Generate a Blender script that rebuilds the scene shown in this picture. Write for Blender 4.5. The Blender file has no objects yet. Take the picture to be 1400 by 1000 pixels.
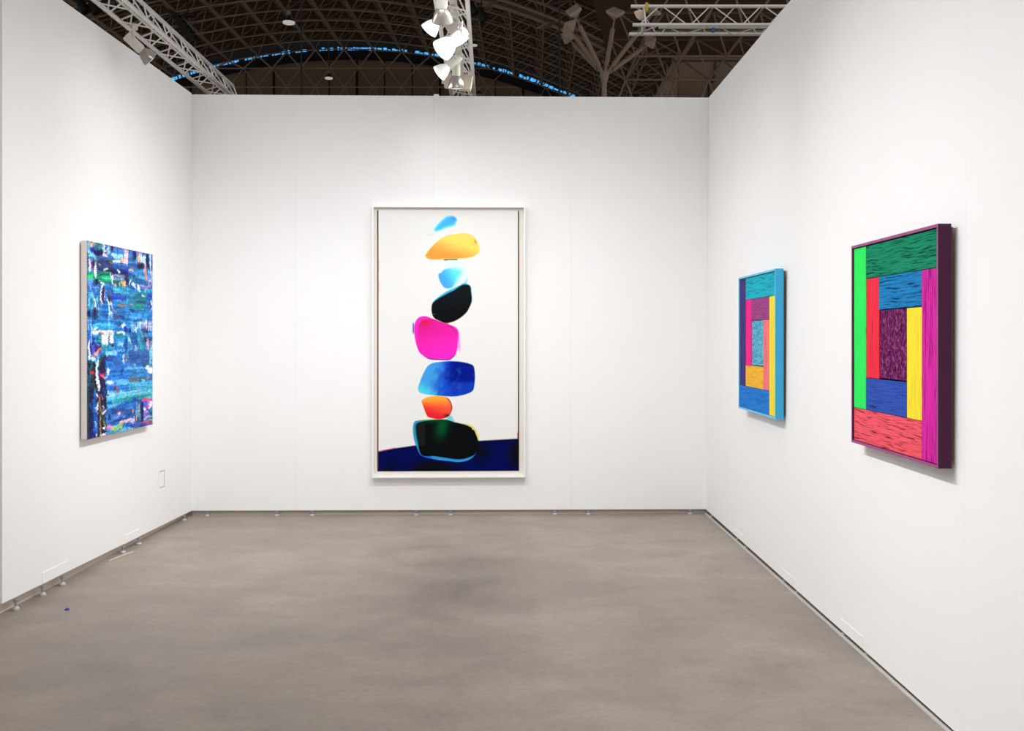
import bpy, math, random
import numpy as np
from mathutils import Vector, Matrix
random.seed(7)
PI = math.pi
scn = bpy.context.scene
COL = scn.collection
scn.view_settings.view_transform = 'Standard'
scn.view_settings.look = 'None'
scn.view_settings.exposure = 0.0

# ------------------------------------------------------------------ helpers
def lin(c):
    r = []
    for v in c[:3]:
        v = v / 255.0
        r.append(v / 12.92 if v <= 0.04045 else ((v + 0.055) / 1.055) ** 2.4)
    return (r[0], r[1], r[2], 1.0)

def nlin(a):
    a = np.clip(a, 0, 1)
    return np.where(a <= 0.04045, a / 12.92, ((a + 0.055) / 1.055) ** 2.4)

class MB:
    """collects shapes; build() links them as one mesh object"""
    def __init__(s): s.v = []; s.f = []; s.m = []
    def add(s, vs, fs, mi=0):
        o = len(s.v); s.v += [tuple(p) for p in vs]
        for f in fs: s.f.append(tuple(i + o for i in f)); s.m.append(mi)
    def box(s, x0, x1, y0, y1, z0, z1, mi=0):
        vs = [(x, y, z) for z in (z0, z1) for y in (y0, y1) for x in (x0, x1)]
        s.add(vs, [(0, 2, 3, 1), (4, 5, 7, 6), (0, 1, 5, 4), (2, 6, 7, 3), (0, 4, 6, 2), (1, 3, 7, 5)], mi)
        return s
    def hexa(s, b, t, mi=0):
        s.add(list(b) + list(t), [(3, 2, 1, 0), (4, 5, 6, 7), (0, 1, 5, 4), (1, 2, 6, 5), (2, 3, 7, 6), (3, 0, 4, 7)], mi)
        return s
    def tube(s, p0, p1, r, n=6, r1=None, caps=True, mi=0):
        p0 = Vector(p0); p1 = Vector(p1); d = (p1 - p0)
        if d.length < 1e-6: return s
        d.normalize(); a = d.orthogonal().normalized(); b = d.cross(a)
        r1 = r if r1 is None else r1
        vs = []
        for p, rr in ((p0, r), (p1, r1)):
            for k in range(n):
                t = 2 * PI * k / n
                vs.append(p + a * (rr * math.cos(t)) + b * (rr * math.sin(t)))
        fs = [(k, (k + 1) % n, n + (k + 1) % n, n + k) for k in range(n)]
        if caps: fs += [tuple(range(n - 1, -1, -1)), tuple(range(n, 2 * n))]
        s.add(vs, fs, mi); return s
    def path(s, pts, r, n=6):
        for a, b in zip(pts[:-1], pts[1:]): s.tube(a, b, r, n)
        return s
    def lathe(s, prof, M=None, n=24, mi=0, close=False):
        """profile [(radius, z)], spun round local z, placed by matrix M"""
        M = M or Matrix.Identity(4); vs = []; fs = []
        for r, z in prof:
            for k in range(n):
                t = 2 * PI * k / n
                vs.append(M @ Vector((r * math.cos(t), r * math.sin(t), z)))
        for i in range(len(prof) - 1):
            for k in range(n):
                fs.append((i * n + k, i * n + (k + 1) % n, (i + 1) * n + (k + 1) % n, (i + 1) * n + k))
        if close:
            fs.append(tuple(range(n - 1, -1, -1))); L = (len(prof) - 1) * n
            fs.append(tuple(range(L, L + n)))
        s.add(vs, fs, mi); return s
    def build(s, name, mats, parent=None, smooth=False, bevel=0):
        me = bpy.data.meshes.new(name); me.from_pydata(s.v, [], s.f)
        for m in (mats if isinstance(mats, (list, tuple)) else [mats]): me.materials.append(m)
        me.polygons.foreach_set('material_index', s.m)
        if smooth: me.polygons.foreach_set('use_smooth', [True] * len(s.f))
        me.update()
        o = bpy.data.objects.new(name, me); COL.objects.link(o)
        if parent: o.parent = parent
        if smooth:
            try: me.set_sharp_from_angle(angle=math.radians(40))
            except Exception: pass
        if bevel:
            b = o.modifiers.new('bevel', 'BEVEL'); b.width = bevel; b.segments = 2; b.limit_method = 'ANGLE'
        return o

def tag(o, label=None, cat=None, group=None, kind=None):
    if label: o['label'] = label
    if cat: o['category'] = cat
    if group: o['group'] = group
    if kind: o['kind'] = kind
    return o
def thing(name, label, cat, loc=(0, 0, 0), rz=0.0, group=None):
    o = bpy.data.objects.new(name, None); o.empty_display_size = .1; COL.objects.link(o)
    o.location = loc; o.rotation_euler = (0, 0, rz)
    return tag(o, label, cat, group)

# ------------------------------------------------------------------ materials
def base(name):
    m = bpy.data.materials.new(name); m.use_nodes = True
    nt = m.node_tree; return m, nt, nt.nodes['Principled BSDF']
def mat(name, c, rough=.6, metal=0.0, spec=.4, noise=0.0, nscale=30, emit=None, estr=0.0, bump=0.0):
    m, nt, p = base(name); N = nt.nodes; L = nt.links
    p.inputs['Roughness'].default_value = rough; p.inputs['Metallic'].default_value = metal
    p.inputs['Specular IOR Level'].default_value = spec
    col = lin(c)
    tc = N.new('ShaderNodeTexCoord'); nz = N.new('ShaderNodeTexNoise')
    nz.inputs['Scale'].default_value = nscale; nz.inputs['Detail'].default_value = 4
    L.new(tc.outputs['Object'], nz.inputs['Vector'])
    mx = N.new('ShaderNodeMix'); mx.data_type = 'RGBA'
    mx.inputs['A'].default_value = tuple(v * (1 - noise) for v in col[:3]) + (1,)
    mx.inputs['B'].default_value = tuple(min(1, v * (1 + noise)) for v in col[:3]) + (1,)
    L.new(nz.outputs['Fac'], mx.inputs['Factor']); L.new(mx.outputs['Result'], p.inputs['Base Color'])
    if bump:
        b = N.new('ShaderNodeBump'); b.inputs['Strength'].default_value = bump; b.inputs['Distance'].default_value = .002
        L.new(nz.outputs['Fac'], b.inputs['Height']); L.new(b.outputs['Normal'], p.inputs['Normal'])
    if emit:
        p.inputs['Emission Color'].default_value = lin(emit); p.inputs['Emission Strength'].default_value = estr
    return m
def mat_vcol(name, rough=.5, spec=.4, coat=0.0):
    m, nt, p = base(name); a = nt.nodes.new('ShaderNodeVertexColor'); a.layer_name = 'Col'
    nt.links.new(a.outputs['Color'], p.inputs['Base Color'])
    p.inputs['Roughness'].default_value = rough; p.inputs['Specular IOR Level'].default_value = spec
    p.inputs['Coat Weight'].default_value = coat; p.inputs['Coat Roughness'].default_value = .04
    return m
def mat_wood(name, c, grain, crack=.5, dark=.12, seed=0.0, rough_end=False):
    """painted weathered wood; grain 'h' or 'v' in local x / z"""
    m, nt, p = base(name); N = nt.nodes; L = nt.links; col = lin(c)
    p.inputs['Roughness'].default_value = .8; p.inputs['Specular IOR Level'].default_value = .06
    tc = N.new('ShaderNodeTexCoord'); mp = N.new('ShaderNodeMapping')
    if rough_end: sc = (105, 40, 70)
    else: sc = (6, 8, 150) if grain == 'h' else (150, 8, 6)
    mp.inputs['Scale'].default_value = sc; mp.inputs['Location'].default_value = (seed, seed * 1.7, seed * .6)
    w = N.new('ShaderNodeTexNoise'); w.inputs['Scale'].default_value = 7; w.inputs['Detail'].default_value = 2
    va = N.new('ShaderNodeVectorMath'); va.operation = 'MULTIPLY_ADD'
    wob = .022 if not rough_end else .02
    va.inputs[1].default_value = (wob, wob, wob)
    L.new(tc.outputs['Object'], w.inputs['Vector']); L.new(w.outputs['Color'], va.inputs[0]); L.new(tc.outputs['Object'], va.inputs[2])
    L.new(va.outputs['Vector'], mp.inputs['Vector'])
    n1 = N.new('ShaderNodeTexNoise'); n1.inputs['Scale'].default_value = 1.0; n1.inputs['Detail'].default_value = 6; n1.inputs['Roughness'].default_value = .62
    L.new(mp.outputs['Vector'], n1.inputs['Vector'])
    r = N.new('ShaderNodeValToRGB'); e = r.color_ramp.elements
    e[0].position = .27 + .14 * crack; e[0].color = tuple(v * dark for v in col[:3]) + (1,)
    e[1].position = .36 + .14 * crack; e[1].color = tuple(v * .86 for v in col[:3]) + (1,)
    e2 = e.new(.74); e2.color = tuple(min(1, v * 1.12 + .01) for v in col[:3]) + (1,)
    if rough_end:
        e[0].position = .36; e[1].position = .52; e2.position = .66
        e2.color = tuple(min(1, v * 1.7 + .08) for v in col[:3]) + (1,)
    L.new(n1.outputs['Fac'], r.inputs['Fac']); L.new(r.outputs['Color'], p.inputs['Base Color'])
    b = N.new('ShaderNodeBump'); b.inputs['Strength'].default_value = .7; b.inputs['Distance'].default_value = .006
    L.new(n1.outputs['Fac'], b.inputs['Height']); L.new(b.outputs['Normal'], p.inputs['Normal'])
    return m

def wall_mat():
    m = mat('white_wall_paint', (243, 242, 241), .7, 0, .25, .012, 3)
    return m
def floor_mat():
    m, nt, p = base('polished_concrete'); N = nt.nodes; L = nt.links
    tc = N.new('ShaderNodeTexCoord'); mp = N.new('ShaderNodeMapping'); mp.inputs['Scale'].default_value = (.8, 1.1, 1)
    L.new(tc.outputs['Object'], mp.inputs['Vector'])
    def noise(s, d, rgh=.55):
        n = N.new('ShaderNodeTexNoise'); n.inputs['Scale'].default_value = s; n.inputs['Detail'].default_value = d
        n.inputs['Roughness'].default_value = rgh; n.inputs['Distortion'].default_value = .4
        L.new(mp.outputs['Vector'], n.inputs['Vector']); return n
    def ramp(src, stops):
        r = N.new('ShaderNodeValToRGB'); el = r.color_ramp.elements
        el[0].position, el[0].color = stops[0][0], lin(stops[0][1]); el[1].position, el[1].color = stops[-1][0], lin(stops[-1][1])
        for ps, c in stops[1:-1]: x = el.new(ps); x.color = lin(c)
        L.new(src, r.inputs['Fac']); return r
    n1 = noise(.8, 7); n2 = noise(2.6, 9, .68); n3 = noise(38, 5, .6); n4 = noise(170, 3, .5); n5 = noise(.35, 3)
    r1 = ramp(n1.outputs['Fac'], [(.30, (135, 125, 116)), (.5, (144, 133, 123)), (.70, (154, 141, 129))])
    def fac(n, lo, hi, a, b):
        m_ = N.new('ShaderNodeMapRange'); m_.inputs['From Min'].default_value = lo; m_.inputs['From Max'].default_value = hi
        m_.inputs['To Min'].default_value = a; m_.inputs['To Max'].default_value = b; L.new(n.outputs['Fac'], m_.inputs['Value']); return m_.outputs['Result']
    def mul(a, b):
        m_ = N.new('ShaderNodeMath'); m_.operation = 'MULTIPLY'; L.new(a, m_.inputs[0]); L.new(b, m_.inputs[1]); return m_.outputs[0]
    f_ = mul(mul(fac(n2, .3, .7, .80, 1.20), fac(n3, .3, .7, .93, 1.07)), mul(fac(n4, .25, .75, .90, 1.10), fac(n5, .3, .7, .92, 1.08)))
    vm = N.new('ShaderNodeVectorMath'); vm.operation = 'SCALE'; L.new(r1.outputs['Color'], vm.inputs[0]); L.new(f_, vm.inputs['Scale'])
    L.new(vm.outputs['Vector'], p.inputs['Base Color'])
    rr = N.new('ShaderNodeMapRange'); rr.inputs['To Min'].default_value = .36; rr.inputs['To Max'].default_value = .52
    L.new(n2.outputs['Fac'], rr.inputs['Value']); L.new(rr.outputs['Result'], p.inputs['Roughness'])
    p.inputs['Specular IOR Level'].default_value = .35
    b = N.new('ShaderNodeBump'); b.inputs['Strength'].default_value = .06; b.inputs['Distance'].default_value = .002
    L.new(n3.outputs['Fac'], b.inputs['Height']); L.new(b.outputs['Normal'], p.inputs['Normal'])
    return m
FLOOR_B = 0.06

M = {}
M['wall'] = wall_mat(); M['floor'] = floor_mat()
M['wall_edge'] = mat('wall_edge', (205, 200, 196), .7)
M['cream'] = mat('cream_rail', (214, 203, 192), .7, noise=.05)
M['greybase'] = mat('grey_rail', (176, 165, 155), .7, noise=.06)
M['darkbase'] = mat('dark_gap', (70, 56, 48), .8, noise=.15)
M['palestrip'] = mat('pale_strip', (205, 203, 200), .45)
M['footgrey'] = mat('foot_grey', (182, 180, 177), .45)
M['steel'] = mat('steel', (190, 190, 190), .35, .9)
M['white_plastic'] = mat('white_plastic', (240, 240, 238), .45)
M['alu'] = mat('truss_aluminium', (214, 211, 208), .42, .3, .5, .06, 12)
M['alu_c'] = mat('truss_aluminium_pale', (226, 223, 219), .45, .25, .5, .06, 12)
M['frame_white'] = mat('white_lacquer', (246, 245, 243), .4)
M['mat_white'] = mat('frame_lining', (228, 222, 214), .7)
M['lampbody'] = mat('lamp_body', (204, 199, 190), .5)
M['mulch'] = mat('brown_wood', (104, 74, 58), .8, noise=.2)
M['deck'] = None
M['black'] = mat('black_housing', (14, 13, 13), .6)
M['blackgap'] = mat('black_band', (9, 8, 8), .9)
M['blue_sky'] = mat('skylight_glass', (70, 160, 225), .4, emit=(84, 176, 238), estr=.8)

# ------------------------------------------------------------------ camera
cd = bpy.data.cameras.new('camera'); cam = bpy.data.objects.new('camera', cd); COL.objects.link(cam)
cam.location = (0, 0, 1.56); cam.rotation_euler = (PI / 2, 0, 0)
cd.sensor_width = 36; cd.lens = 36 * 1350 / 1400; cd.shift_y = -40 / 1400; cd.clip_end = 300
scn.camera = cam

# ------------------------------------------------------------------ booth shell
BL = Vector((-2.780, 8.569)); BR = Vector((1.717, 8.681))         # inner corners
DL = Vector((-.0178, -1)); DR = Vector((.0042, -1))                # towards the camera
TOP = 3.66
fl = MB(); fl.box(-40, 40, -12, 66, -.2, 0); tag(fl.build('floor', M['floor']), kind='structure')

def panel_wall(name, P, D, cuts, out, z0s, z1, thick=.06, gap=.0006, dz=None):
    """a run of panels; P + D*s is the face line, out the direction away from the booth, cuts the joints"""
    b = MB()
    for a, c in zip(cuts[:-1], cuts[1:]):
        q = [P + D * (a + gap / 2), P + D * (c - gap / 2)]
        za = z0s(a); zc = z0s(c)
        bot = [(q[0].x, q[0].y, za), (q[1].x, q[1].y, zc), (q[1].x + out.x * thick, q[1].y + out.y * thick, zc), (q[0].x + out.x * thick, q[0].y + out.y * thick, za)]
        top = [(v[0], v[1], z1) for v in bot]
        if name == 'wall_right':   # leans out very slightly at the head
            top = [(v[0] + .012, v[1], z1) for v in bot]; bot = [(v[0] - .012, v[1], v[2]) for v in bot]
        b.hexa(bot, top)
    o = b.build(name, M['wall']); tag(o, kind='structure'); return o
DB = (BR - BL).normalized(); WB = (BR - BL).length
panel_wall('wall_back', BL, DB, [-.06, .898, 2.092, 3.296, WB + .06], Vector((-DB.y, DB.x)), lambda s: .045 - .006 * s / WB, TOP)
panel_wall('wall_left', BL, DL, [0, 1.292, 2.469, 3.08], Vector((-1, .0178)), lambda s: .045 + .0088 * s, TOP + .01)
panel_wall('wall_right', BR, DR, [0, 1.251, 2.526, 3.684, 4.90, 6.12], Vector((1, .0042)), lambda s: .037 - .0036 * s, TOP)
# the neighbouring panel set back beyond the near end of the left wall
nb = MB(); nb.box(-2.95, -2.865, 3.2, 5.47, .07, TOP); tag(nb.build('wall_neighbour', M['wall_edge']), kind='structure')
# rails under the panels
def rail(name, P, D, s0, s1, out, off, h0, h1, m, th=.03):
    q = [P + D * s0 + out * off, P + D * s1 + out * off]
    b = MB(); bot = [(q[0].x, q[0].y, 0), (q[1].x, q[1].y, 0), (q[1].x + out.x * th, q[1].y + out.y * th, 0), (q[0].x + out.x * th, q[0].y + out.y * th, 0)]
    b.hexa(bot, [(v[0], v[1], h0 if i in (0, 3) else h1) for i, v in enumerate(bot)])
    tag(b.build(name, m), kind='structure')
OB = Vector((-DB.y, DB.x)); OL = Vector((-1, .0178)); OR = Vector((1, .0042))
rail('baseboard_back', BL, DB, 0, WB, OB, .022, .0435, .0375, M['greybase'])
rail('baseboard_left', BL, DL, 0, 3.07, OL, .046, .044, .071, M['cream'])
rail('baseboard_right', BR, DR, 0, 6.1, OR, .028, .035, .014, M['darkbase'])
st = MB(); q0 = BR + DR * .02 - OR * .012; q1 = BR + DR * 6.1 - OR * .012
st.hexa([(q0.x - .012, q0.y, 0), (q1.x - .012, q1.y, 0), (q1.x, q1.y, 0), (q0.x, q0.y, 0)], [(q0.x - .012, q0.y, .009), (q1.x - .012, q1.y, .009), (q1.x, q1.y, .009), (q0.x, q0.y, .009)])
tag(st.build('trim_floor_strip', M['palestrip']), kind='structure')

# levelling feet
foot_mesh = None
def foot(P, h, label, k):
    global foot_mesh
    if foot_mesh is None:
        b = MB(); b.lathe([(.001, 0), (.020, 0), (.021, .004), (.018, .008), (.010, .012), (.001, .012)], n=20)
        ob = b.build('levelling_foot', M['footgrey'], smooth=True)
        s = MB(); s.lathe([(.001, .011), (.0075, .011), (.0075, .030), (.001, .030)], n=12); s.lathe([(.001, .024), (.014, .024), (.014, .032), (.001, .032)], n=6)
        so = s.build('stem', M['steel'], ob, smooth=False)
        foot_mesh = (ob, so); o = ob
    else:
        o = foot_mesh[0].copy(); COL.objects.link(o); c = foot_mesh[1].copy(); COL.objects.link(c); c.parent = o
    o.location = (P.x, P.y, 0); o.scale = (1, 1, h / .0335)
    tag(o, label, 'levelling foot', 'levelling feet under the booth walls')
def ordn(i): return ['nearest the left corner', 'second from the left corner', 'third from the left corner', 'fourth from the left corner', 'fifth from the left corner', 'third from the right corner', 'second from the right corner', 'nearest the right corner'][i]
for i, px in enumerate((285.7, 379.8, 427.6, 569, 616, 758.5, 804.5, 945)):
    X = (px - 700) * 8.61 / 1350; s = (X - BL.x) / DB.x
    foot(BL + DB * s - OB * .012, .0405 - .005 * s / WB, 'small grey levelling foot under the back wall, ' + ordn(i), i)
for i, (y, nm) in enumerate(((5.62, 'nearest the camera'), (5.93, 'second from the camera'), (6.18, 'third from the camera'), (7.10, 'fourth from the camera'), (7.39, 'fifth from the camera'), (8.36, 'nearest the back corner'))):
    s = BL.y - y; foot(BL + DL * s - OL * .008, .040 + .0088 * s, 'small grey levelling foot under the left wall, ' + nm, i)
for i, (y, nm) in enumerate(((8.53, 'nearest the back corner'), (7.57, 'second from the back corner'), (7.29, 'third from the back corner'), (6.29, 'fourth from the back corner'), (6.01, 'fifth from the back corner'), (5.17, 'second from the camera'), (4.84, 'nearest the camera'))):
    s = BR.y - y; foot(BR + DR * s + OR * .012, .034 - .0036 * s, 'small grey levelling foot under the right wall, ' + nm, i)

# flush white cover plates low on the walls at the panel joints
def cover(P, D, out, s0, s1, z0, z1, label, th=.003):
    a = P + D * s0; c = P + D * s1; b = MB()
    n = -out
    bot = [(a.x, a.y, z0), (c.x, c.y, z0), (c.x + n.x * th, c.y + n.y * th, z0), (a.x + n.x * th, a.y + n.y * th, z0)]
    b.hexa(bot, [(v[0], v[1], z1) for v in bot])
    tag(b.build('joint_cover_plate', M['wall']), label, 'cover plate', 'white cover plates at the wall joints')
cover(BL, DL, OL, 2.31, 2.63, .068, .135, 'flat white cover plate low on the left wall, nearer the camera')
cover(BL, DL, OL, 1.15, 1.42, .056, .115, 'flat white cover plate low on the left wall, nearer the back corner')
OR2 = OR
cover(BR - OR * .011, DR, OR, 1.12, 1.38, .034, .085, 'flat white cover plate low on the right wall, nearest the back corner')
cover(BR - OR * .011, DR, OR, 2.38, 2.66, .030, .085, 'flat white cover plate low on the right wall, middle of three')
cover(BR - OR * .011, DR, OR, 3.52, 3.84, .026, .085, 'flat white cover plate low on the right wall, nearest the camera')

# wall cover plate on the left wall, a dark sheet painting the shade in its gap (seen as a bracket-shaped line)
t = thing('outlet_cover', 'small white rectangular cover plate with dark edge low on the left wall', 'outlet cover', (-2.7922, 7.86, .0), PI / 2 - .0178)
zc0 = 1.56 - (667 - 460) * 7.86 / 1350; zc1 = 1.56 - (644.5 - 460) * 7.86 / 1350
b = MB(); b.box(-.062, .060, -.0022, 0, zc0 + .004, zc1 - .004); b.build('plate', M['wall'], t)
b = MB(); b.box(-.035, .069, -.0013, .001, zc0, zc1); b.build('painted_gap_shade', M['mulch'], t)

# small things on the floor and on the wall head
b = MB(); pts = []
for i in range(9):
    u = i / 8; pts.append((-2.790 + .05 * u * u, 6.84 + .30 * u, .002))
b.path(pts, .002, 6); tag(b.build('string', M['white_plastic']), 'short white piece of string lying on the floor by the left wall', 'string')
b = MB(); b.lathe([(.001, 0), (.012, 0), (.014, .004), (.008, .010), (.001, .011)], n=9)
o = b.build('plastic_scrap', mat('blue_plastic', (30, 60, 140), .5), smooth=True); o.location = (-2.535, 5.625, 0); tag(o, 'tiny blue plastic scrap on the floor near the left wall', 'scrap')
b = MB(); b.box(-.022, .022, -.008, .07, -.03, .012)
o = b.build('wall_clip', M['white_plastic'], bevel=.002); o.location = (-.66, 8.615, TOP + .0); tag(o, 'small white clip hooked over the top of the back wall', 'clip')

# ------------------------------------------------------------------ framed colour photograph on the back wall
def spline(pts, n=8):
    P = np.array(pts, float); k = len(P); out = []
    for i in range(k):
        p0, p1, p2, p3 = P[i - 1], P[i], P[(i + 1) % k], P[(i + 2) % k]
        for j in range(n):
            t = j / n
            out.append(.5 * ((2 * p1) + (-p0 + p2) * t + (2 * p0 - 5 * p1 + 4 * p2 - p3) * t * t + (-p0 + 3 * p1 - 3 * p2 + p3) * t ** 3))
    return np.array(out)
def sdf(X, Y, poly):
    """signed distance (negative inside) to a polygon"""
    d = np.full(X.shape, 1e9); ins = np.zeros(X.shape, bool); n = len(poly)
    for i in range(n):
        ax, ay = poly[i]; bx, by = poly[(i + 1) % n]; ex, ey = bx - ax, by - ay
        wx, wy = X - ax, Y - ay; t = np.clip((wx * ex + wy * ey) / (ex * ex + ey * ey + 1e-12), 0, 1)
        d = np.minimum(d, (wx - ex * t) ** 2 + (wy - ey * t) ** 2)
        c = (ay > Y) != (by > Y)
        if abs(ey) > 1e-12: ins ^= c & (X < ex * (Y - ay) / ey + ax)
    d = np.sqrt(d); return np.where(ins, -d, d)
def sstep(a, b, x):
    t = np.clip((x - a) / (b - a), 0, 1); return t * t * (3 - 2 * t)
def smooth_noise(H, W, ny, nx, rng):
    g = rng.random((ny + 2, nx + 2)); y = np.linspace(0, ny, H); x = np.linspace(0, nx, W)
    yi = y.astype(int); xi = x.astype(int); fy = (y - yi)[:, None]; fx = (x - xi)[None, :]
    fy = fy * fy * (3 - 2 * fy); fx = fx * fx * (3 - 2 * fx)
    a = g[yi][:, xi]; b = g[yi][:, xi + 1]; c = g[yi + 1][:, xi]; d = g[yi + 1][:, xi + 1]
    return (a * (1 - fx) + b * fx) * (1 - fy) + (c * (1 - fx) + d * fx) * fy
def grid_mesh(name, W, H, img, w, h, m, parent, y=0.0, relief=None):
    """a picture surface of W x H points, row 0 at the top, painted through point colours"""
    xs = np.linspace(-w / 2, w / 2, W); zs = np.linspace(h, 0, H)
    X, Z = np.meshgrid(xs, zs); Y = np.full_like(X, y)
    if relief is not None: Y = Y - relief
    co = np.stack([X, Y, Z], -1).reshape(-1, 3)
    i = np.arange((H - 1) * (W - 1)); r = i // (W - 1); c = i % (W - 1); a = r * W + c
    fc = np.stack([a, a + W, a + W + 1, a + 1], -1)
    me = bpy.data.meshes.new(name); me.vertices.add(len(co)); me.vertices.foreach_set('co', co.ravel())
    me.loops.add(fc.size); me.loops.foreach_set('vertex_index', fc.ravel().astype(np.int32))
    me.polygons.add(len(fc)); me.polygons.foreach_set('loop_start', (np.arange(len(fc)) * 4).astype(np.int32))
    me.update(calc_edges=True)
    at = me.color_attributes.new('Col', 'FLOAT_COLOR', 'POINT')
    rgba = np.ones((len(co), 4), np.float32); rgba[:, :3] = nlin(img).reshape(-1, 3)
    at.data.foreach_set('color', rgba.ravel())
    me.materials.append(m); me.polygons.foreach_set('use_smooth', [True] * len(fc))
    o = bpy.data.objects.new(name, me); COL.objects.link(o); o.parent = parent; return o

rzB = math.atan2(DB.y, DB.x)
def backpt(X): s = (X - BL.x) / DB.x; return BL + DB * s
pc = backpt(-.549)
art = thing('framed_photograph', 'tall white-framed colour print of stacked bright stones on the back wall', 'framed print', (pc.x, pc.y, .331), rzB)
FW, FH, FD = 1.329, 2.3615, .062
fb = .0135
b = MB()
for (x0, x1, z0, z1) in ((-FW / 2, -FW / 2 + fb, 0, FH), (FW / 2 - fb, FW / 2, 0, FH), (-FW / 2 + fb, FW / 2 - fb, 0, fb), (-FW / 2 + fb, FW / 2 - fb, FH - fb, FH)):
    b.box(x0, x1, -FD, -.004, z0, z1)
b.build('frame', M['frame_white'], art, bevel=.0015)
b = MB(); b.box(-FW / 2 + fb, FW / 2 - fb, -.020, -.006, fb, FH - fb); b.build('backing_board', M['mat_white'], art)
# the print: coordinates below are in units of 1/194.4 of its width
pw, ph = 1.234, 2.2705
W_, H_ = 390, 716
gx, gy = np.meshgrid(np.linspace(515.3, 709.7, W_), np.linspace(287.3, 645.0, H_))
rng = np.random.default_rng(3)
img = np.zeros((H_, W_, 3)); img[:] = np.array((237, 236, 234)) / 255.
def C(*c): return np.array(c, float) / 255.
def comp(mask, col):
    global img
    mask = mask[..., None] if mask.ndim == 2 else mask
    img = img * (1 - mask) + col * mask
def lerp(c0, c1, t): return c0 + (c1 - c0) * np.clip(t, 0, 1)[..., None]
def pts(sc, ox, oy, L): return spline([(ox + x / sc, oy + y / sc) for x, y in L], 6)
def edge(s, w=.45): return 1 - sstep(-w, w, s)
def sub(px):   # bounding slices to keep the distance fields quick
    return px
# ground
gtop = np.interp(gx, [515, 517.2, 541, 567.4, 654.4, 707.8, 710], [619.2, 618.7, 613.8, 610, 604, 601.2, 601])
ground = sstep(-.5, .5, gy - gtop)
gcol = np.zeros_like(img); gcol[:] = C(0, 8, 82)
g2 = np.maximum.reduce([np.exp(-(((gx - 712) / 16) ** 2 + ((gy - 622) / 22) ** 2) ** 1.5), np.exp(-(((gx - 592) / 32) ** 2 + ((gy - 643) / 12) ** 2) ** 1.5), .7 * np.exp(-(((gx - 533 - (640 - gy) * .4) / 8) ** 2 + ((gy - 646) / 16) ** 2)), .75 * np.exp(-(((gx - 658) / 12) ** 2 + ((gy - 618) / 12) ** 2))])
gcol = lerp(gcol, C(8, 8, 12), g2)
comp(np.exp(-((gy - gtop + .6) / .9) ** 2) * (gx < 540) * .8, C(225, 40, 130)); comp(ground, gcol)
comp(np.exp(-((gy - gtop - .4) / .9) ** 2) * .7, C(10, 6, 30))
# 8 the big dark stone
o8 = pts(8.333, 555, 535, [(75, 430), (86, 365), (115, 342), (200, 332), (300, 326), (420, 325), (480, 330), (550, 355), (640, 375), (720, 385), (780, 425), (815, 490), (830, 570), (825, 640), (800, 710), (760, 760), (690, 800), (590, 815), (500, 805), (380, 792), (300, 778), (210, 757), (150, 720), (122, 650), (100, 600), (82, 520)])
i8 = pts(8.333, 555, 535, [(104, 410), (125, 365), (250, 340), (430, 328), (540, 355), (640, 382), (710, 402), (765, 440), (796, 500), (818, 570), (822, 650), (785, 720), (740, 752), (650, 780), (560, 782), (430, 762), (300, 745), (200, 745), (155, 700), (130, 600), (110, 500)])
s8 = sdf(gx, gy, o8); t8 = sdf(gx, gy, i8)
rim = np.zeros_like(img); rim[:] = C(45, 150, 205)
rim = lerp(rim, C(30, 110, 225), sstep(612, 622, gy) * (gx < 590)); rim = lerp(rim, C(60, 150, 60), sstep(583, 577, gy) * sstep(572, 580, gx))
rim = lerp(rim, C(232, 222, 80), sstep(632, 640, gx) * sstep(604, 602, gy)); rim = lerp(rim, C(4, 8, 60), sstep(640, 655, gx) * sstep(602, 606, gy) * sstep(628, 618, gy))
rim = lerp(rim, C(50, 152, 226), sstep(626, 629, gy) * sstep(594, 599, gx))
comp(edge(s8), rim)
body = np.zeros_like(img); body[:] = C(7, 10, 12)
gb = np.exp(-(((gx - 603 + (gy - 590) * .18) / 9) ** 2)) * sstep(612, 585, gy); body = lerp(body, C(0, 84, 42), gb)
body = lerp(body, C(6, 60, 44), sstep(582, 576, gy) * sstep(625, 600, gx) * .8)
body = lerp(body, C(26, 28, 30), sstep(568, 570, gx) * sstep(582, 580.5, gx) * sstep(578, 581, gy) * sstep(612, 609, gy) * .9)  # grey rectangle: a reflection in the glossy face, painted into the stone
body = lerp(body, C(10, 120, 90), np.exp(-(t8 / 1.1) ** 2) * sstep(575, 568, gx))
comp(edge(t8), body); comp(np.exp(-(((gx - 646) / .9) ** 2 + ((gy - 587.3) / 1.4) ** 2)) * 1.0, C(245, 245, 240)); 
# cyan wedge
wdg = pts(8.333, 555, 535, [(455, 318), (505, 282), (535, 320), (560, 360), (520, 345), (480, 330)])
comp(edge(sdf(gx, gy, wdg), .9), C(120, 215, 230))
# 7 orange
o7 = pts(8.333, 555, 535, [(175, 110), (230, 75), (310, 58), (400, 57), (450, 70), (495, 105), (520, 160), (525, 200), (510, 250), (490, 285), (440, 312), (380, 326), (320, 320), (250, 300), (225, 265), (200, 200), (180, 140)])
s7 = sdf(gx, gy, o7); c7 = lerp(np.broadcast_to(C(255, 176, 58), img.shape), np.broadcast_to(C(255, 92, 58), img.shape), sstep(543, 560, gy))
c7 = lerp(c7, C(236, 34, 52), sstep(553, 572, gy - (gx - 596) * .35)); c7 = lerp(c7, C(185, 18, 36), sstep(-2.2, -.6, s7) * sstep(608, 613, gx) * sstep(570, 560, gy))
c7 = lerp(c7, C(90, 34, 20), np.exp(-(((gx - 611) / 4.2) ** 2 + ((gy - 569.5) / 2.6) ** 2)) * 1.0); c7 = lerp(c7, C(255, 200, 80), sstep(-.9, 0, s7) * (gx < 606) * .7)
comp(edge(s7), c7)
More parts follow.
